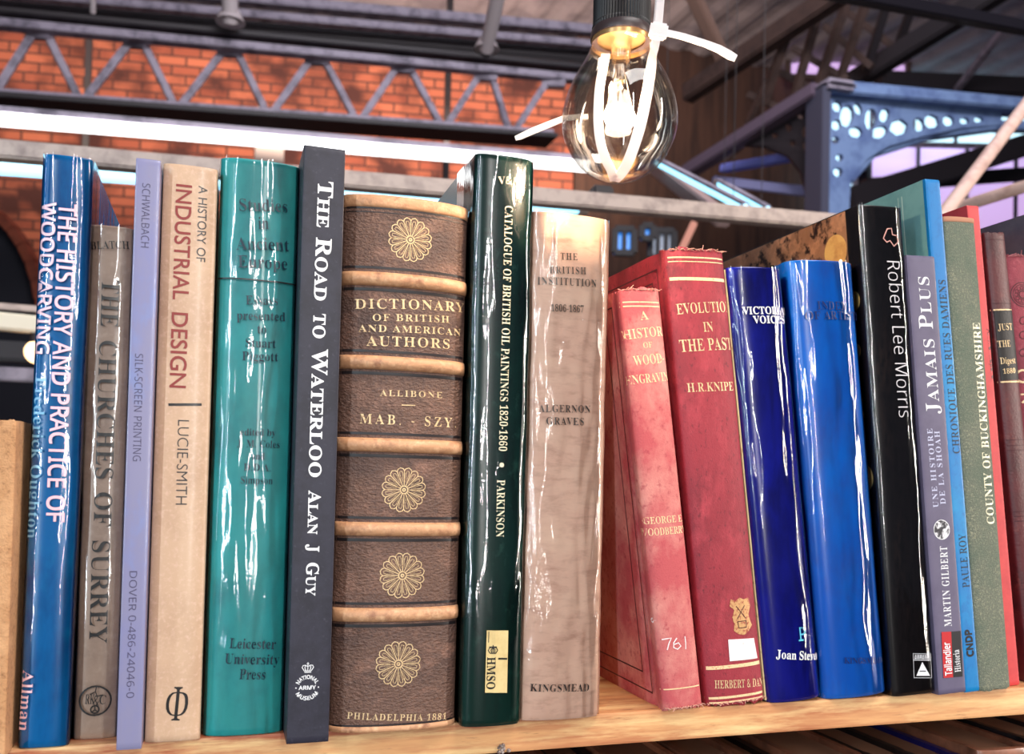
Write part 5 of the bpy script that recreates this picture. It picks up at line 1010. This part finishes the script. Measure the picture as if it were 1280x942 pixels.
# eaves beams above it
for nm, lab, a, c, ww, m in (('roof_purlin', 'upper grey purlin under the corrugated roof, above the lattice girder', (-160, -42, 6.6), (760, 40, 8.0), .075, STEEL), ('roof_purlin', 'lower lilac purlin close above the lattice girder', (-160, -22, 6.5), (760, 58, 7.9), .06, STEEL)):
    bm = bmesh.new(); p0 = at(*a); bar(bm, Vector((0, 0, 0)), at(*c) - p0, ww * 1.4, ww); o = obj(nm, bm, m); o.location = p0; tag(o, lab, 'beam')
bm = bmesh.new(); p0 = at(-160, 0, 6.8); bar(bm, Vector((0, 0, 0)), at(760, 78, 8.2) - p0, .3, .16); o = obj('eaves_beam', bm, DARK); o.location = p0; tag(o, 'black eaves beam between the two purlins and the lattice girder', 'beam')
for (a, c, lab) in (((286, -40, 6.0), (288, 28, 6.2), 'white hanger with flared foot above the left half of the lattice girder'), ((634, -60, 6.2), (608, 62, 6.9), 'grey hanger rod with flared foot standing on the right half of the lattice girder'), ((116, -16, 6.0), (116, 16, 6.1), 'small stub hanger near the upper left corner above the girder')):
    p1 = at(*c); t = thing('hanger_rod', lab, 'hanger', p1, 'hangers over the lattice girder'); m = mat('hanger_paint', (196, 184, 186), .5)
    k = .35 if 'stub' in lab else 1
    gpart('rod', [lambda bm: tube(bm, at(*a), p1, .055 * k, 14)], m, t, True); 
    if k == 1: gpart('flared_foot', [lambda bm: tube(bm, p1 + Vector((0, 0, .0)), p1 + Vector((0, 0, .09)), .10, 18, .055)], m, t, True)
bm = bmesh.new(); p0 = at(338, 150, 8.7); bar(bm, Vector((0, 0, -5.0)), Vector((0, 0, .1)), .27, .1, up=Vector((0, 1, 0))); o = obj('wall_pier', bm, mat('grey_stone', (150, 138, 136), .8)); o.location = p0; tag(o, 'narrow grey pier against the brick below the girder', 'pier')
for X in (110, 560): 
    bm = bmesh.new(); p0 = at(X, 160 - 60, 9.0); bar(bm, Vector((0, 0, -1.6)), Vector((0, 0, .9)), .06, .06, up=Vector((0, 1, 0))); o = obj('drain_pipe', bm, DARK); o.location = p0; tag(o, 'thin dark pipe on the brick behind the %s of the lattice girder' % ('left part' if X < 300 else 'middle'), 'pipe')

# stall frame rails and strip lamps
def rail(nm, lab, cat, a, c, w_, h_, m, extra=None):
    p0 = at(*a); t = thing(nm, lab, cat, p0)
    gpart('tube', [lambda bm: bar(bm, p0, at(*c), w_, h_)], m, t)
    return t
t = rail('stall_rail', 'square galvanised stall rail running just above the book tops', 'rail', (-60, 183, 1.25), (1130, 286, 1.62), .028, .026, GALV)
gpart('clamp', [lambda bm: bar(bm, at(738, 246, 1.498), at(764, 248, 1.506), .034, .034)], DARK, t)
LAMPW = mat('lamp_white', (255, 255, 255), .4, emit=((255, 255, 255), 3.2)); LAMPC = mat('lamp_cool', (200, 236, 255), .4, emit=((150, 226, 255), 2.0))
def strip(lab, a, c, r, m, seg=18, hung=False):
    p0 = at(*a); t = thing('strip_lamp', lab, 'lamp', p0, 'fluorescent strips in the hall')
    p1 = at(*c); d = (p1 - p0).normalized()
    gpart('glowing_tube', [lambda bm: tube(bm, p0, p1, r, seg)], m, t, True)
    for p, s_ in ((p0, -1), (p1, 1)): gpart('end_cap', [lambda bm: tube(bm, p, p + d * s_ * .04, r * 1.08, seg)], GALV, t, True)
    if hung:
        for q in (.12, .88): pq = p0.lerp(p1, q); gpart('hanger_wire', [lambda bm: tube(bm, pq + Vector((0, .01, r * 1.5)), Vector((pq.x, pq.y, 4.75 + .0575 * (pq.y + 1))), .0012, 6)], DARK, t)
    gpart('batten', [lambda bm: bar(bm, p0 + Vector((0, .01, r * 1.5)), p1 + Vector((0, .01, r * 1.5)), r * 2.0, r * .8)], STEEL, t)
strip('long white strip lamp crossing below the lattice girder', (-60, 144, 1.9), (735, 208, 2.35), .0150, LAMPW)
strip('bluish strip lamp tucked under the square stall rail', (-60, 205, 1.45), (720, 262, 2.5), .0125, LAMPC)
strip('cyan strip lamp slanting down right of the bulb', (822, 203, 3.2), (935, 262, 2.6), .0125, LAMPC, hung=True)
strip('short cyan strip lamp beside the iron column, lower of the slanted pair', (900, 230, 3.4), (962, 264, 3.0), .012, LAMPC, hung=True)
bm = bmesh.new(); p0 = at(815, 205, 3.4); bar(bm, Vector((0, 0, 0)), at(905, 275, 2.8) - p0, .05, .05); o = obj('slanted_rail', bm, mat('rosy_grey_paint', (150, 120, 116), .55)); o.location = p0; tag(o, 'rosy grey rail slanting beside the cyan strip lamp', 'rail')

# right: roof lattice seen from below
def rbar(nm, lab, cat, a, c, w_, h_, m):
    p0 = at(*a); bm = bmesh.new(); bar(bm, Vector((0, 0, 0)), at(*c) - p0, w_, h_); o = obj(nm, bm, m); o.location = p0
    return tag(o, lab, cat)
t = thing('roof_truss', 'brown and black roof truss climbing steeply at the upper right', 'truss', at(1000, 100, 7))
def tp(nm, a, c, w_, h_, m): gpart(nm, [lambda bm: bar(bm, at(*a), at(*c), w_, h_)], m, t)
tp('upper_rafter', (858, 118, 7.4), (1075, -25, 6.0), .12, .15, BROWN); tp('lower_rafter', (1040, 118, 7.4), (1275, -28, 6.2), .12, .15, DARK)
for a, c in (((985, 150), (1024, 12)), ((1015, 128), (1062, -8)), ((1046, 110), (1085, -4)), ((1083, 88), (1112, -6)), ((1120, 66), (1146, -10)), ((955, 130), (988, 30))): tp('strut', (*a, 7.0), (*c, 6.6), .06, .06, BROWN if a[0] < 1050 else DARK)
for a, c in (((935, 118), (1010, 150)), ((962, 84), (1040, 124)), ((990, 60), (1060, 100)), ((1030, 32), (1090, 84)), ((1060, 16), (1122, 62)), ((925, 175), (960, 100)), ((905, 200), (1000, 120))): tp('brace', (*a, 7.2), (*c, 6.9), .04, .05, BROWN)
rbar('roof_tie', 'thin grey tie rod above the bulb at the upper right', 'tie rod', (860, -20, 7), (912, 92, 7.5), .1, .1, mat('taupe_paint', (150, 118, 104), .6))
rbar('roof_hook', 'curled brown hook end beneath the thin tie rod', 'hook', (882, 96, 7.3), (920, 84, 7.2), .07, .07, mat('taupe_paint', (150, 118, 104), .6))
rbar('black_pipe', 'glossy black pipe across the upper right corner', 'pipe', (1020, -14, 2.2), (1320, 42, 2.5), .03, .034, mat('gloss_black_paint', (26, 22, 28), .2, coat=.5))
rbar('roof_strap', 'slim grey strap on the corrugated roof at the upper right', 'strap', (1262, 28, 8), (1196, 112, 9), .06, .06, STEEL)
rbar('eaves_gutter', 'dark gutter under the corrugated roof at the right edge', 'gutter', (1098, 104, 9), (1420, 118, 9.6), .2, .2, DARK)
# panes of daylight beyond the ironwork
LIL = mat('lilac_daylight', (220, 190, 232), .4, emit=((206, 170, 224), .9)); SKYW = mat('sky_pane', (220, 245, 255), .4, emit=((196, 240, 255), 1.6))
def pane(n, x0, y0, x1, y1, d, m, frame=STEEL, bars=2):
    """glazed opening with its frame and bars, upright, facing the stall"""
    a = at(x0, y1, d); c = at(x1, y1, d); top = at(x0, y0, d).z
    s = Vector((c.x - a.x, c.y - a.y, 0)); wd = s.length; s.normalize(); nrm = Vector((-s.y, s.x, 0))
    root = bpy.data.objects.new('window_%d' % n, None); COL.objects.link(root); root.location = a; root['kind'] = 'structure'
    h = top - a.z
    def P(u, v, k=0): return a + s * u + Vector((0, 0, v)) + nrm * k
    def pb(bm): bar(bm, P(wd / 2, 0, .06), P(wd / 2, h, .06), wd, .01, up=nrm, bev=0)
    gpart('pane', [pb], m, root)
    fr = [lambda bm, q=q: bar(bm, P(*q[0]), P(*q[1]), .06, .07, up=nrm) for q in (((0, 0), (wd, 0)), ((0, h), (wd, h)), ((0, 0), (0, h)), ((wd, 0), (wd, h)))]
    fr += [lambda bm, i=i: bar(bm, P(wd * i / bars, 0), P(wd * i / bars, h), .04, .05, up=nrm) for i in range(1, bars)]
    gpart('window_frame', fr, frame, root)
pane(1, 1085, 170, 1330, 300, 12.5, LIL, DARK, 4)
pane(2, 1036, 118, 1300, 178, 12.0, SKYW, STEEL, 5); pane(7, 1032, 185, 1068, 262, 11.0, SKYW, STEEL, 2)
pane(3, 985, -10, 1135, 96, 11.0, LIL, BROWN, 3)
SKYB = mat('blue_daylight', (110, 170, 240), .4, emit=((60, 140, 235), .9))
pane(4, 768, 286, 792, 316, 8.5, SKYB, DARK, 2); pane(5, 802, 282, 816, 298, 8.5, SKYB, DARK, 1); pane(6, 812, 288, 842, 322, 8.7, mat('pale_daylight', (190, 200, 214), .4, emit=((150, 160, 180), .5)), DARK, 3)
rbar('slanted_post', 'thin rosy post slanting behind the gap in the books', 'post', (868, 278, 4.5), (640, 760, 4.5), .035, .035, mat('rosy_wood', (196, 130, 108), .6))

# ornamental column and brackets
t = thing('iron_column', 'blue-grey ornamental iron column with pierced brackets at the upper right', 'column', at(1023, 600, 5.2))
CD = 5.2
c0 = at(1023, 200, CD); vx = Vector((1, -.22, 0)).normalized(); vl = Vector((-.35, .95, 0)).normalized()
sh = [lambda bm: bar(bm, Vector((c0.x, c0.y, ZB)), at(1023, 112, CD), .055, .16, up=Vector((0, 1, 0)), bev=.08)]
gpart('shaft', sh, mat('dark_slate_paint', (74, 74, 92), .5), t)
gpart('capital', [lambda bm: bar(bm, at(1040, 118, CD), at(1040, 106, CD), .22, .22, up=Vector((0, 1, 0)))], STEEL, t)
gpart('top_beam', [lambda bm: bar(bm, at(1026, 113, CD), at(1330, 140, 6.0), .16, .075)], BLUEP, t)
gpart('left_beam', [lambda bm: bar(bm, at(1024, 112, CD), at(858, 216, 6.2), .1, .085)], mat('violet_grey_paint', (100, 84, 100), .55), t)
gpart('lower_arch', [lambda bm: bar(bm, at(1084, 192, 5.4), at(1160, 168, 5.6), .08, .07), lambda bm: bar(bm, at(1155, 169, 5.6), at(1240, 158, 5.8), .08, .065), lambda bm: bar(bm, at(1235, 158, 5.8), at(1330, 160, 6.0), .08, .06), lambda bm: bar(bm, at(1056, 225, 5.3), at(1088, 189, 5.4), .08, .075)], BLUEP, t)
def oval(x, y, rx, ry, rot=0, n=9): return [(x + rx * math.cos(a) * math.cos(rot) - ry * math.sin(a) * math.sin(rot), y + rx * math.cos(a) * math.sin(rot) + ry * math.sin(a) * math.cos(rot)) for a in [2 * math.pi * i / n for i in range(n)]]
holes = [oval(1045, 134, 6.1, 6.9), oval(1057, 146, 8.5, 13.8, .2), oval(1071, 137, 4.9, 8.0, -.4), oval(1087, 150, 7.3, 13.8, .1), oval(1068, 166, 8.5, 6.9), oval(1044, 157, 6.1, 6.9, .5), oval(1098, 166, 11.0, 6.9, -.5), oval(1104, 145, 6.1, 9.2, .4), oval(1122, 160, 12.2, 10.3, -.3, 6), oval(1147, 157, 7.3, 9.2, -.3), oval(1163, 153, 9.8, 9.2, .2, 7), oval(1184, 152, 7.3, 6.9), oval(1043, 176, 4.9, 4.6), oval(1046, 216, 6.1, 5.8), oval(1048, 198, 4.9, 4.6), oval(1204, 152, 6.1, 4.6), oval(1222, 151, 6.1, 4.6)]
outer = [(1034, 122), (1250, 138), (1250, 157), (1200, 161), (1150, 172), (1108, 184), (1082, 200), (1062, 226), (1058, 300), (1034, 300)]
def pl(bm):
    def to(x, y): return at(x, y, 5.2 + .8 * (x - 1034) / 296)
    plate(bm, outer, holes, .03, to, Vector((.15, 1, 0)).normalized())
gpart('pierced_bracket', [pl], BLUEP, t)
holes2 = [oval(1007, 165, 5, 9, .2), oval(1008, 183, 6, 7), oval(985, 160, 4, 6), oval(1012, 220, 4, 8), oval(990, 180, 4, 4), oval(968, 170, 4, 4), oval(1000, 146, 4, 4)]
outer2 = [(1020, 124), (1020, 250), (1010, 250), (1000, 215), (985, 196), (955, 184), (925, 182), (938, 172)]
gpart('dark_bracket', [lambda bm: plate(bm, outer2, holes2, .03, lambda x, y: at(x, y, 5.25 + .9 * (1024 - x) / 166), Vector((.3, 1, 0)).normalized())], DARK, t)
rbar('blue_crossbar', 'upper blue crossbar left of the iron column', 'bar', (903, 211, 6.2), (996, 195, 5.6), .06, .055, mat('violet_blue_paint', (130, 140, 226), .5))
rbar('blue_crossbar', 'lower grey-blue crossbar left of the iron column, just over the stall rail', 'bar', (893, 226, 6.2), (1012, 240, 5.6), .06, .06, mat('grey_blue_paint', (160, 160, 208), .5))
rbar('arch_rib', 'dark arched rib behind the pierced bracket', 'rib', (1060, 250, 7.5), (1300, 176, 8.4), .12, .2, DARK)
rbar('arch_rib', 'lower dark rib crossing the lilac window', 'rib', (1080, 232, 8), (1330, 214, 9), .1, .12, DARK)
# stall poles at the right
POLE = mat('rosy_white_pole', (226, 190, 178), .5, var=(30, (190, 150, 140), .5, .7))
for nm, lab, a, c in (('stall_pole', 'rosy white pole slanting up at the right edge', (1172, 278, 1.3), (1300, 108, 1.5)), ('stall_rail', 'rosy rail crossing behind the slanting pole at the right edge', (1190, 262, 1.6), (1340, 214, 1.45))):
    p0 = at(*a); bm = bmesh.new(); tube(bm, Vector((0, 0, 0)), at(*c) - p0, .0105, 18); o = obj(nm, bm, POLE, smooth=True); o.location = p0; tag(o, lab, 'pole' if 'pole' in nm else 'rail')
p0 = at(1217, 288, 3.5); t = thing('small_lamp', 'small upright white tube lamp behind the books at the right', 'lamp', p0)
gpart('glowing_tube', [lambda bm: tube(bm, p0, at(1217, 262, 3.5), .013, 16)], LAMPW, t, True); gpart('base', [lambda bm: tube(bm, Vector((p0.x, p0.y, ZB)), p0, .018, 16)], DARK, t, True)
# left: arch, white rails, small warm bulb
t = thing('brick_arch', 'dark arched opening in the brick at the far left', 'arch', at(-60, 480, 8.4))
def archf(bm):
    pts = [(-70 + 118 * math.cos(a), 400 - 150 * math.sin(a)) for a in [i * math.pi / 20 for i in range(11)]] + [(-160, 250), (-160, 560), (48, 560)]
    plate(bm, pts, [], .2, lambda x, y: at(x, y, 8.6), Vector((0, 1, 0)))
gpart('opening', [archf], mat('slate_dark', (34, 34, 44), .8), t)
gpart('arch_ring', [lambda bm, i=i: bar(bm, at(-70 + 124 * math.cos(i * .157), 400 - 157 * math.sin(i * .157), 8.45), at(-70 + 124 * math.cos((i + 1) * .157), 400 - 157 * math.sin((i + 1) * .157), 8.45), .16, .09) for i in range(10)], mat('arch_brick', (150, 76, 54), .9, var=(5, (110, 54, 42), .45, .65)), t)
CREAMP = mat('cream_paint', (236, 226, 206), .45)
for lab, a, c, ww, m in (('cream stall rail at the far left, behind the tall blue book', (-60, 396, 1.6), (130, 414, 1.8), .032, CREAMP), ('white stall rail above the cream one at the far left', (-60, 378, 1.9), (140, 394, 2.1), .014, GALV), ('grey stall rail beneath the cream one at the far left', (-60, 464, 1.8), (130, 474, 1.9), .028, STEEL), ('dark stall beam behind the rails at the far left', (-60, 436, 2.2), (140, 446, 2.3), .05, DARK)):
    p0 = at(*a); bm = bmesh.new(); bar(bm, Vector((0, 0, 0)), at(*c) - p0, ww, ww); o = obj('stall_rail', bm, m); o.location = p0; tag(o, lab, 'rail')
p0 = at(46, 440, 1.705); t = thing('hanging_bulb', 'small glowing warm bulb half hidden by the tall blue book', 'lamp', p0)
gpart('glass', [lambda bm: bmesh.ops.create_uvsphere(bm, u_segments=20, v_segments=14, radius=.022, matrix=Matrix.Translation(p0))], mat('warm_bulb', (255, 214, 160), .3, emit=((255, 206, 150), 3.5)), t, True)
gpart('holder', [lambda bm: tube(bm, p0 + Vector((0, 0, .018)), p0 + Vector((0, 0, .055)), .013, 16)], DARK, t, True)

# ------------------------------------------------------------------ the bulb above the books
BD = 0.386; K = BD / FPX
bc = at(774.5, 148, BD)
t = thing('pendant_bulb', 'bare clear glowing bulb in a ribbed black holder above the books', 'light bulb', bc)
prof = [(36, 102), (36.5, 96), (38, 88), (42, 78), (48, 66), (58, 48), (66, 30), (71, 10), (72, -2), (70.5, -18), (65, -34), (55, -52), (44, -63), (30, -72), (16, -77), (0, -79)]
def smooth_prof(P, k=4):
    out = []
    for i in range(len(P) - 1):
        a, b_, c, d = P[max(i - 1, 0)], P[i], P[i + 1], P[min(i + 2, len(P) - 1)]
        for j in range(k):
            q = j / k
            out.append(tuple(.5 * (2 * b_[n] + (c[n] - a[n]) * q + (2 * a[n] - 5 * b_[n] + 4 * c[n] - d[n]) * q * q + (3 * b_[n] - a[n] - 3 * c[n] + d[n]) * q ** 3) for n in (0, 1)))
    out.append(P[-1]); return [(max(r, 0), z) for r, z in out]
gp = [(r * K, z * K) for r, z in smooth_prof(prof)]
bm = bmesh.new(); lathe(bm, gp, 64); obj('glass_envelope', bm, clear_mat('bulb_glass', 0.05, 0.6, 0.02, tint=(1.0, .985, .96, 1)), t, True)
bm = bmesh.new(); lathe(bm, [((r - 1.6 * K if r > 2 * K else 0), z + (1.6 * K if z < -70 * K else 0)) for r, z in gp], 64); obj('inner_glass', bm, clear_mat('bulb_inner_glass', 0.02, 0.45, 0.03, tint=(1.0, .99, .97, 1)), t, True)
black = mat('black_bakelite', (34, 28, 28), .45)
bm = bmesh.new(); lathe(bm, [(0, 108 * K), (37 * K, 108 * K), (37 * K, 114 * K), (36 * K, 116 * K), (36 * K, 210 * K), (20 * K, 224 * K), (0, 224 * K)], 120, ribs=60, ribd=1.3 * K); obj('lamp_holder', bm, black, t, False)
bm = bmesh.new(); lathe(bm, [(30 * K, 98 * K), (38.5 * K, 98 * K), (39 * K, 101 * K), (38 * K, 108 * K), (37 * K, 110 * K)], 64); obj('holder_collar', bm, mat('brown_bakelite', (62, 48, 48), .4), t, True)
bm = bmesh.new(); lathe(bm, [(37 * K, 92 * K), (37 * K, 101 * K), (30 * K, 102 * K), (0, 102 * K)], 64); obj('metal_cap', bm, mat('brass_cap', (226, 178, 120), .3, metal=.8), t, True)
glassy = clear_mat('stem_glass', .16, .7, .08)
bm = bmesh.new(); lathe(bm, [(13 * K, 100 * K), (12 * K, 78 * K), (11 * K, 62 * K), (14 * K, 56 * K), (5 * K, 44 * K), (3 * K, 24 * K), (0, 20 * K)], 32); obj('glass_stem', bm, glassy, t, True)
wire = mat('support_wire', (220, 200, 180), .3, metal=.8)
for sx in (-1, 1):
    bm = bmesh.new(); tube(bm, Vector((sx * 6 * K, 0, 56 * K)), Vector((sx * 17 * K, 0, 14 * K)), .8 * K, 8); tube(bm, Vector((sx * 17 * K, 0, 14 * K)), Vector((sx * 12 * K, 0, 2 * K)), .8 * K, 8); obj('support_wire', bm, wire, t, True)
bm = bmesh.new(); bmesh.ops.create_uvsphere(bm, u_segments=28, v_segments=16, radius=1.0)
for v in bm.verts: v.co = Vector((v.co.x * 21 * K, v.co.y * 13 * K, v.co.z * 17 * K + 2 * K))
obj('glowing_capsule', bm, mat('capsule_glow', (255, 240, 226), .3, emit=((255, 236, 214), 30.0)), t, True)
bm = bmesh.new(); tube(bm, Vector((0, 0, 224 * K)), Vector((0, 0, 1.4)), .0035, 12); obj('flex', bm, black, t, True)
pl_ = bpy.data.lights.new('bulb_light', 'POINT'); pl_.energy = BULB_W; pl_.color = (1.0, .78, .55); pl_.shadow_soft_size = .008
lo = bpy.data.objects.new('bulb_light', pl_); COL.objects.link(lo); lo.parent = t; lo.location = (0, -.012, 0)
# white cable tie looped round the bulb
tie = mat('white_nylon', (250, 246, 248), .4)
_nt = tie.node_tree; _p = _nt.nodes['Principled BSDF']; _t = _nt.nodes.new('ShaderNodeBsdfTranslucent'); _m = _nt.nodes.new('ShaderNodeMixShader')
_t.inputs[0].default_value = (.96, .92, .94, 1); _m.inputs[0].default_value = .55; _o = _nt.nodes['Material Output']
_nt.links.new(_p.outputs[0], _m.inputs[1]); _nt.links.new(_t.outputs[0], _m.inputs[2]); _nt.links.new(_m.outputs[0], _o.inputs[0])
ct = thing('cable_tie', 'white nylon cable tie looped around the glowing bulb', 'cable tie', bc)
def front(px, py, lift=1.2):
    dx, dy = (px - 774.5), (148 - py); R = 0
    for (r0, z0), (r1, z1) in zip(prof, prof[1:]):
        if z1 <= dy <= z0: R = r0 + (r1 - r0) * (z0 - dy) / max(1e-6, z0 - z1)
    if dy > 102: R = 40
    dep = math.sqrt(max(0, (R + 2) ** 2 - dx ** 2)) if R + 2 > abs(dx) else 0
    return at(px, py, BD - (dep + lift) * K)
def dense(P, k=5):
    return [(1e-9 + .5 * (2 * b1[0] + (c1[0] - a1[0]) * q + (2 * a1[0] - 5 * b1[0] + 4 * c1[0] - d1[0]) * q * q + (3 * b1[0] - a1[0] - 3 * c1[0] + d1[0]) * q ** 3), .5 * (2 * b1[1] + (c1[1] - a1[1]) * q + (2 * a1[1] - 5 * b1[1] + 4 * c1[1] - d1[1]) * q * q + (3 * b1[1] - a1[1] - 3 * c1[1] + d1[1]) * q ** 3)) for i in range(len(P) - 1) for a1, b1, c1, d1 in [(P[max(i - 1, 0)], P[i], P[i + 1], P[min(i + 2, len(P) - 1)])] for q in [j / k for j in range(k)]] + [P[-1]]
strand = [front(*p) for p in dense(((827, -70), (826, -30), (824, 10), (821, 40), (817, 64), (813, 90), (808, 120), (802, 150), (795, 175), (786, 200), (777, 216), (768, 225)))]
strand2 = [front(*p) for p in dense(((768, 225), (764, 213), (757, 199), (751, 180), (748, 158), (748, 130), (750, 106), (754, 84), (757, 68)))]
def side_of(pts):
    def f(i):
        p = pts[i]; out = p - bc; low = max(0, -out.z / (70 * K)); out.z *= low
        return (out.normalized() * (.6 + .4 * low) + (EYE - p).normalized() * (.8 * (1 - .6 * low))).normalized()
    return f
bm = bmesh.new(); ribbon_path(bm, strand, 12.5 * K, .0011, side_of(strand)); ribbon_path(bm, strand2, 10.5 * K, .0011, side_of(strand2))
for v in bm.verts: v.co -= bc
obj('strap', bm, tie, ct, True)
hd = at(823, 38, BD - 40 * K); bm = bmesh.new(); bar(bm, at(812, 37, BD - 40 * K), at(834, 41, BD - 40 * K), 12 * K, 18 * K, bev=.2)
for v in bm.verts: v.co -= bc
obj('locking_head', bm, tie, ct, True)
tl = [at(x, y, BD - 40 * K) for x, y in ((834, 41), (855, 46), (880, 54), (898, 61), (912, 69), (920, 73))]
bm = bmesh.new(); ribbon_path(bm, tl, [7 * K, 7.5 * K, 8 * K, 10 * K, 11 * K, 8 * K], .0012, lambda i: Vector((0, -1, 0.2)))
for v in bm.verts: v.co -= bc
obj('tail', bm, tie, ct)
ct2 = thing('cable_tie', 'loose white cable tie end poking out left behind the bulb', 'cable tie', at(700, 150, BD + .02))
tl = [at(x, y, BD + .020) for x, y in ((735, 146), (722, 146), (705, 148), (685, 156), (665, 164), (650, 171), (644, 173))]
bm = bmesh.new(); ribbon_path(bm, tl, [6 * K, 6 * K, 7 * K, 8 * K, 8 * K, 7 * K, 5 * K], .0012, lambda i: Vector((0, -1, 0.1)))
for v in bm.verts: v.co -= ct2.location
obj('strap', bm, tie, ct2)
